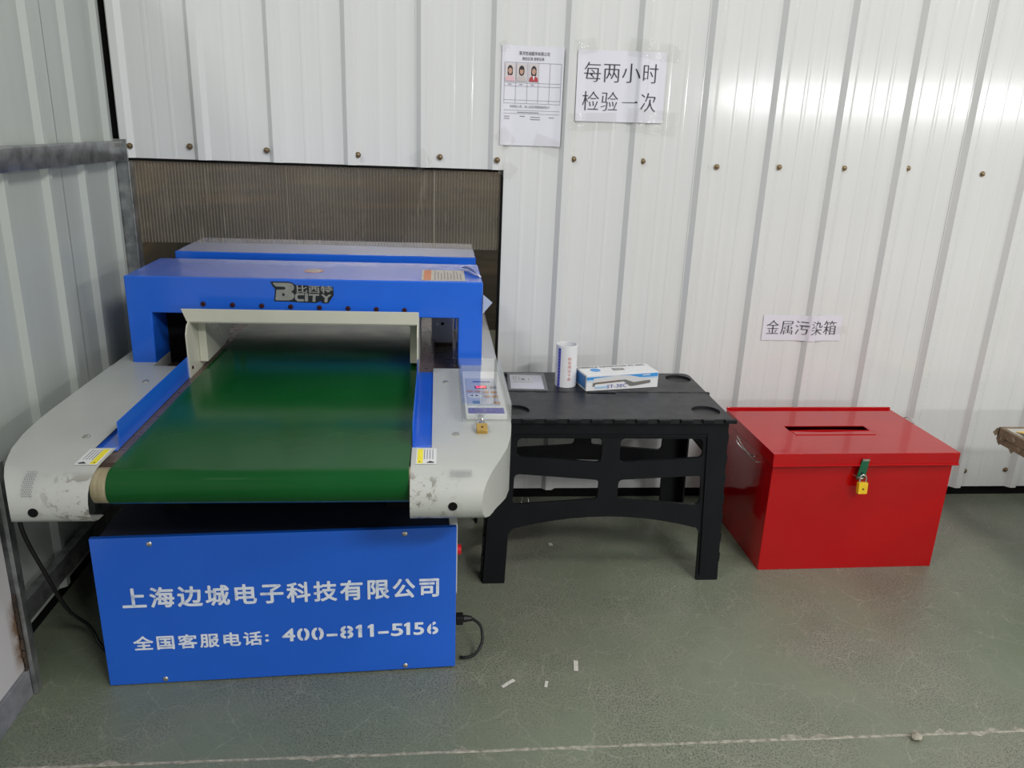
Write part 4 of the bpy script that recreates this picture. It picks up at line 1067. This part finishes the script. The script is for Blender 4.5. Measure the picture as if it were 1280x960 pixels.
# ------------------------------------------------------------------ bench with cardboard-wrapped edge at the right
BN = empty('packing_bench', (2.72, -0.30, 0), 0, 'low bench top with torn brown cardboard edging', 'bench')
MB().box((0.006, -0.9, 0.372), (0.9, -0.004, 0.405)).obj('bench_top', M['board'], BN, bevel=0.002)
m = MB(); m.box((-0.004, -0.9, 0.375), (0.012, 0.004, 0.408)); m.box((-0.004, -0.006, 0.36), (0.9, 0.006, 0.408)); m.obj('cardboard_edge', M['cardboard'], BN, bevel=0.003)
m = MB(); m.box((-0.001, -0.9, 0.350), (0.02, 0.0, 0.374)); m.obj('cardboard_edge', M['cardboard'], BN, bevel=0.003)
m = MB()
for k in range(14):
    y = 0.006-0.02*k*random.uniform(0.7, 1.2); x = random.uniform(-0.02, 0.004); z = random.uniform(0.335, 0.385)
    m.poly([(x, y, z), (0.002, y-0.012, z+0.02), (0.003, y+0.012, z+0.026), (x-0.006, y+0.006, z+0.012)])
m.obj('torn_flap', M['cardboard'], BN, recalc=False, solid=0.0015)
for x, y in ((0.55, -0.08), (0.55, -0.8)): MB().box((x, y-0.03, 0), (x+0.05, y+0.03, 0.372)).obj('bench_leg', M['galv'], BN, bevel=0.002)
m = MB(); m.grid([[(2.742+0.03*i+0.006*math.sin(j*2.1), -0.345-0.028*j-0.012*math.sin(i*1.3), 0.409+0.007*abs(math.sin(i*1.9+j*1.1))) for i in range(9)] for j in range(9)])
tag(m.obj('foam_sheet', M['foam'], recalc=False, solid=0.002, soff=1.0), 'crumpled yellow foam sheet lying on the low bench', 'foam sheet')

# ------------------------------------------------------------------ litter on the floor
def scrap(x, y, w, d, rz, label):
    m = MB(); n = 4
    m.grid([[(w*(i/n-0.5), d*(j/2-0.5), 0.0012+0.0015*math.sin(i*1.4+j*2)**2) for i in range(n+1)] for j in range(3)])
    o = m.obj('paper_scrap', M['scrap'], recalc=False, solid=0.0005, soff=1.0); o.location = (x, y, 0); o.rotation_euler = (0, 0, rz)
    return tag(o, label, 'scrap', 'paper scraps on the floor')
scrap(1.138, -0.984, 0.012, 0.042, -0.15, 'largest white paper scrap lying alone on the green floor')
scrap(1.051, -1.052, 0.008, 0.024, -0.25, 'smallest pale scrap between the two other floor scraps')
scrap(0.955, -1.045, 0.010, 0.042, -0.9, 'slanted pale scrap on the floor nearest the blue cabinet')
scrap(1.157, -0.353, 0.013, 0.018, 0.1, 'tiny white scrap on the shaded floor under the black table')
m = MB(); bmesh.ops.create_icosphere(m.bm, subdivisions=2, radius=0.013)
for v in m.bm.verts: v.co *= random.uniform(0.75, 1.2); v.co.z = max(v.co.z*0.7, -0.008)
o = m.obj('plaster_crumb', M['lump']); o.location = (1.898, -1.28, 0.0085); tag(o, 'grey plaster crumb lying on the floor joint', 'crumb')
m = MB(); m.tube(spline([(1.085, -0.07, 0.004), (1.09, -0.06, 0.035), (1.1, -0.055, 0.005), (1.11, -0.06, 0.03), (1.115, -0.07, 0.004)], 5), 0.0015)
tag(m.obj('wire_scrap', M['steel']), 'bent bit of wire on the floor under the black table', 'wire')
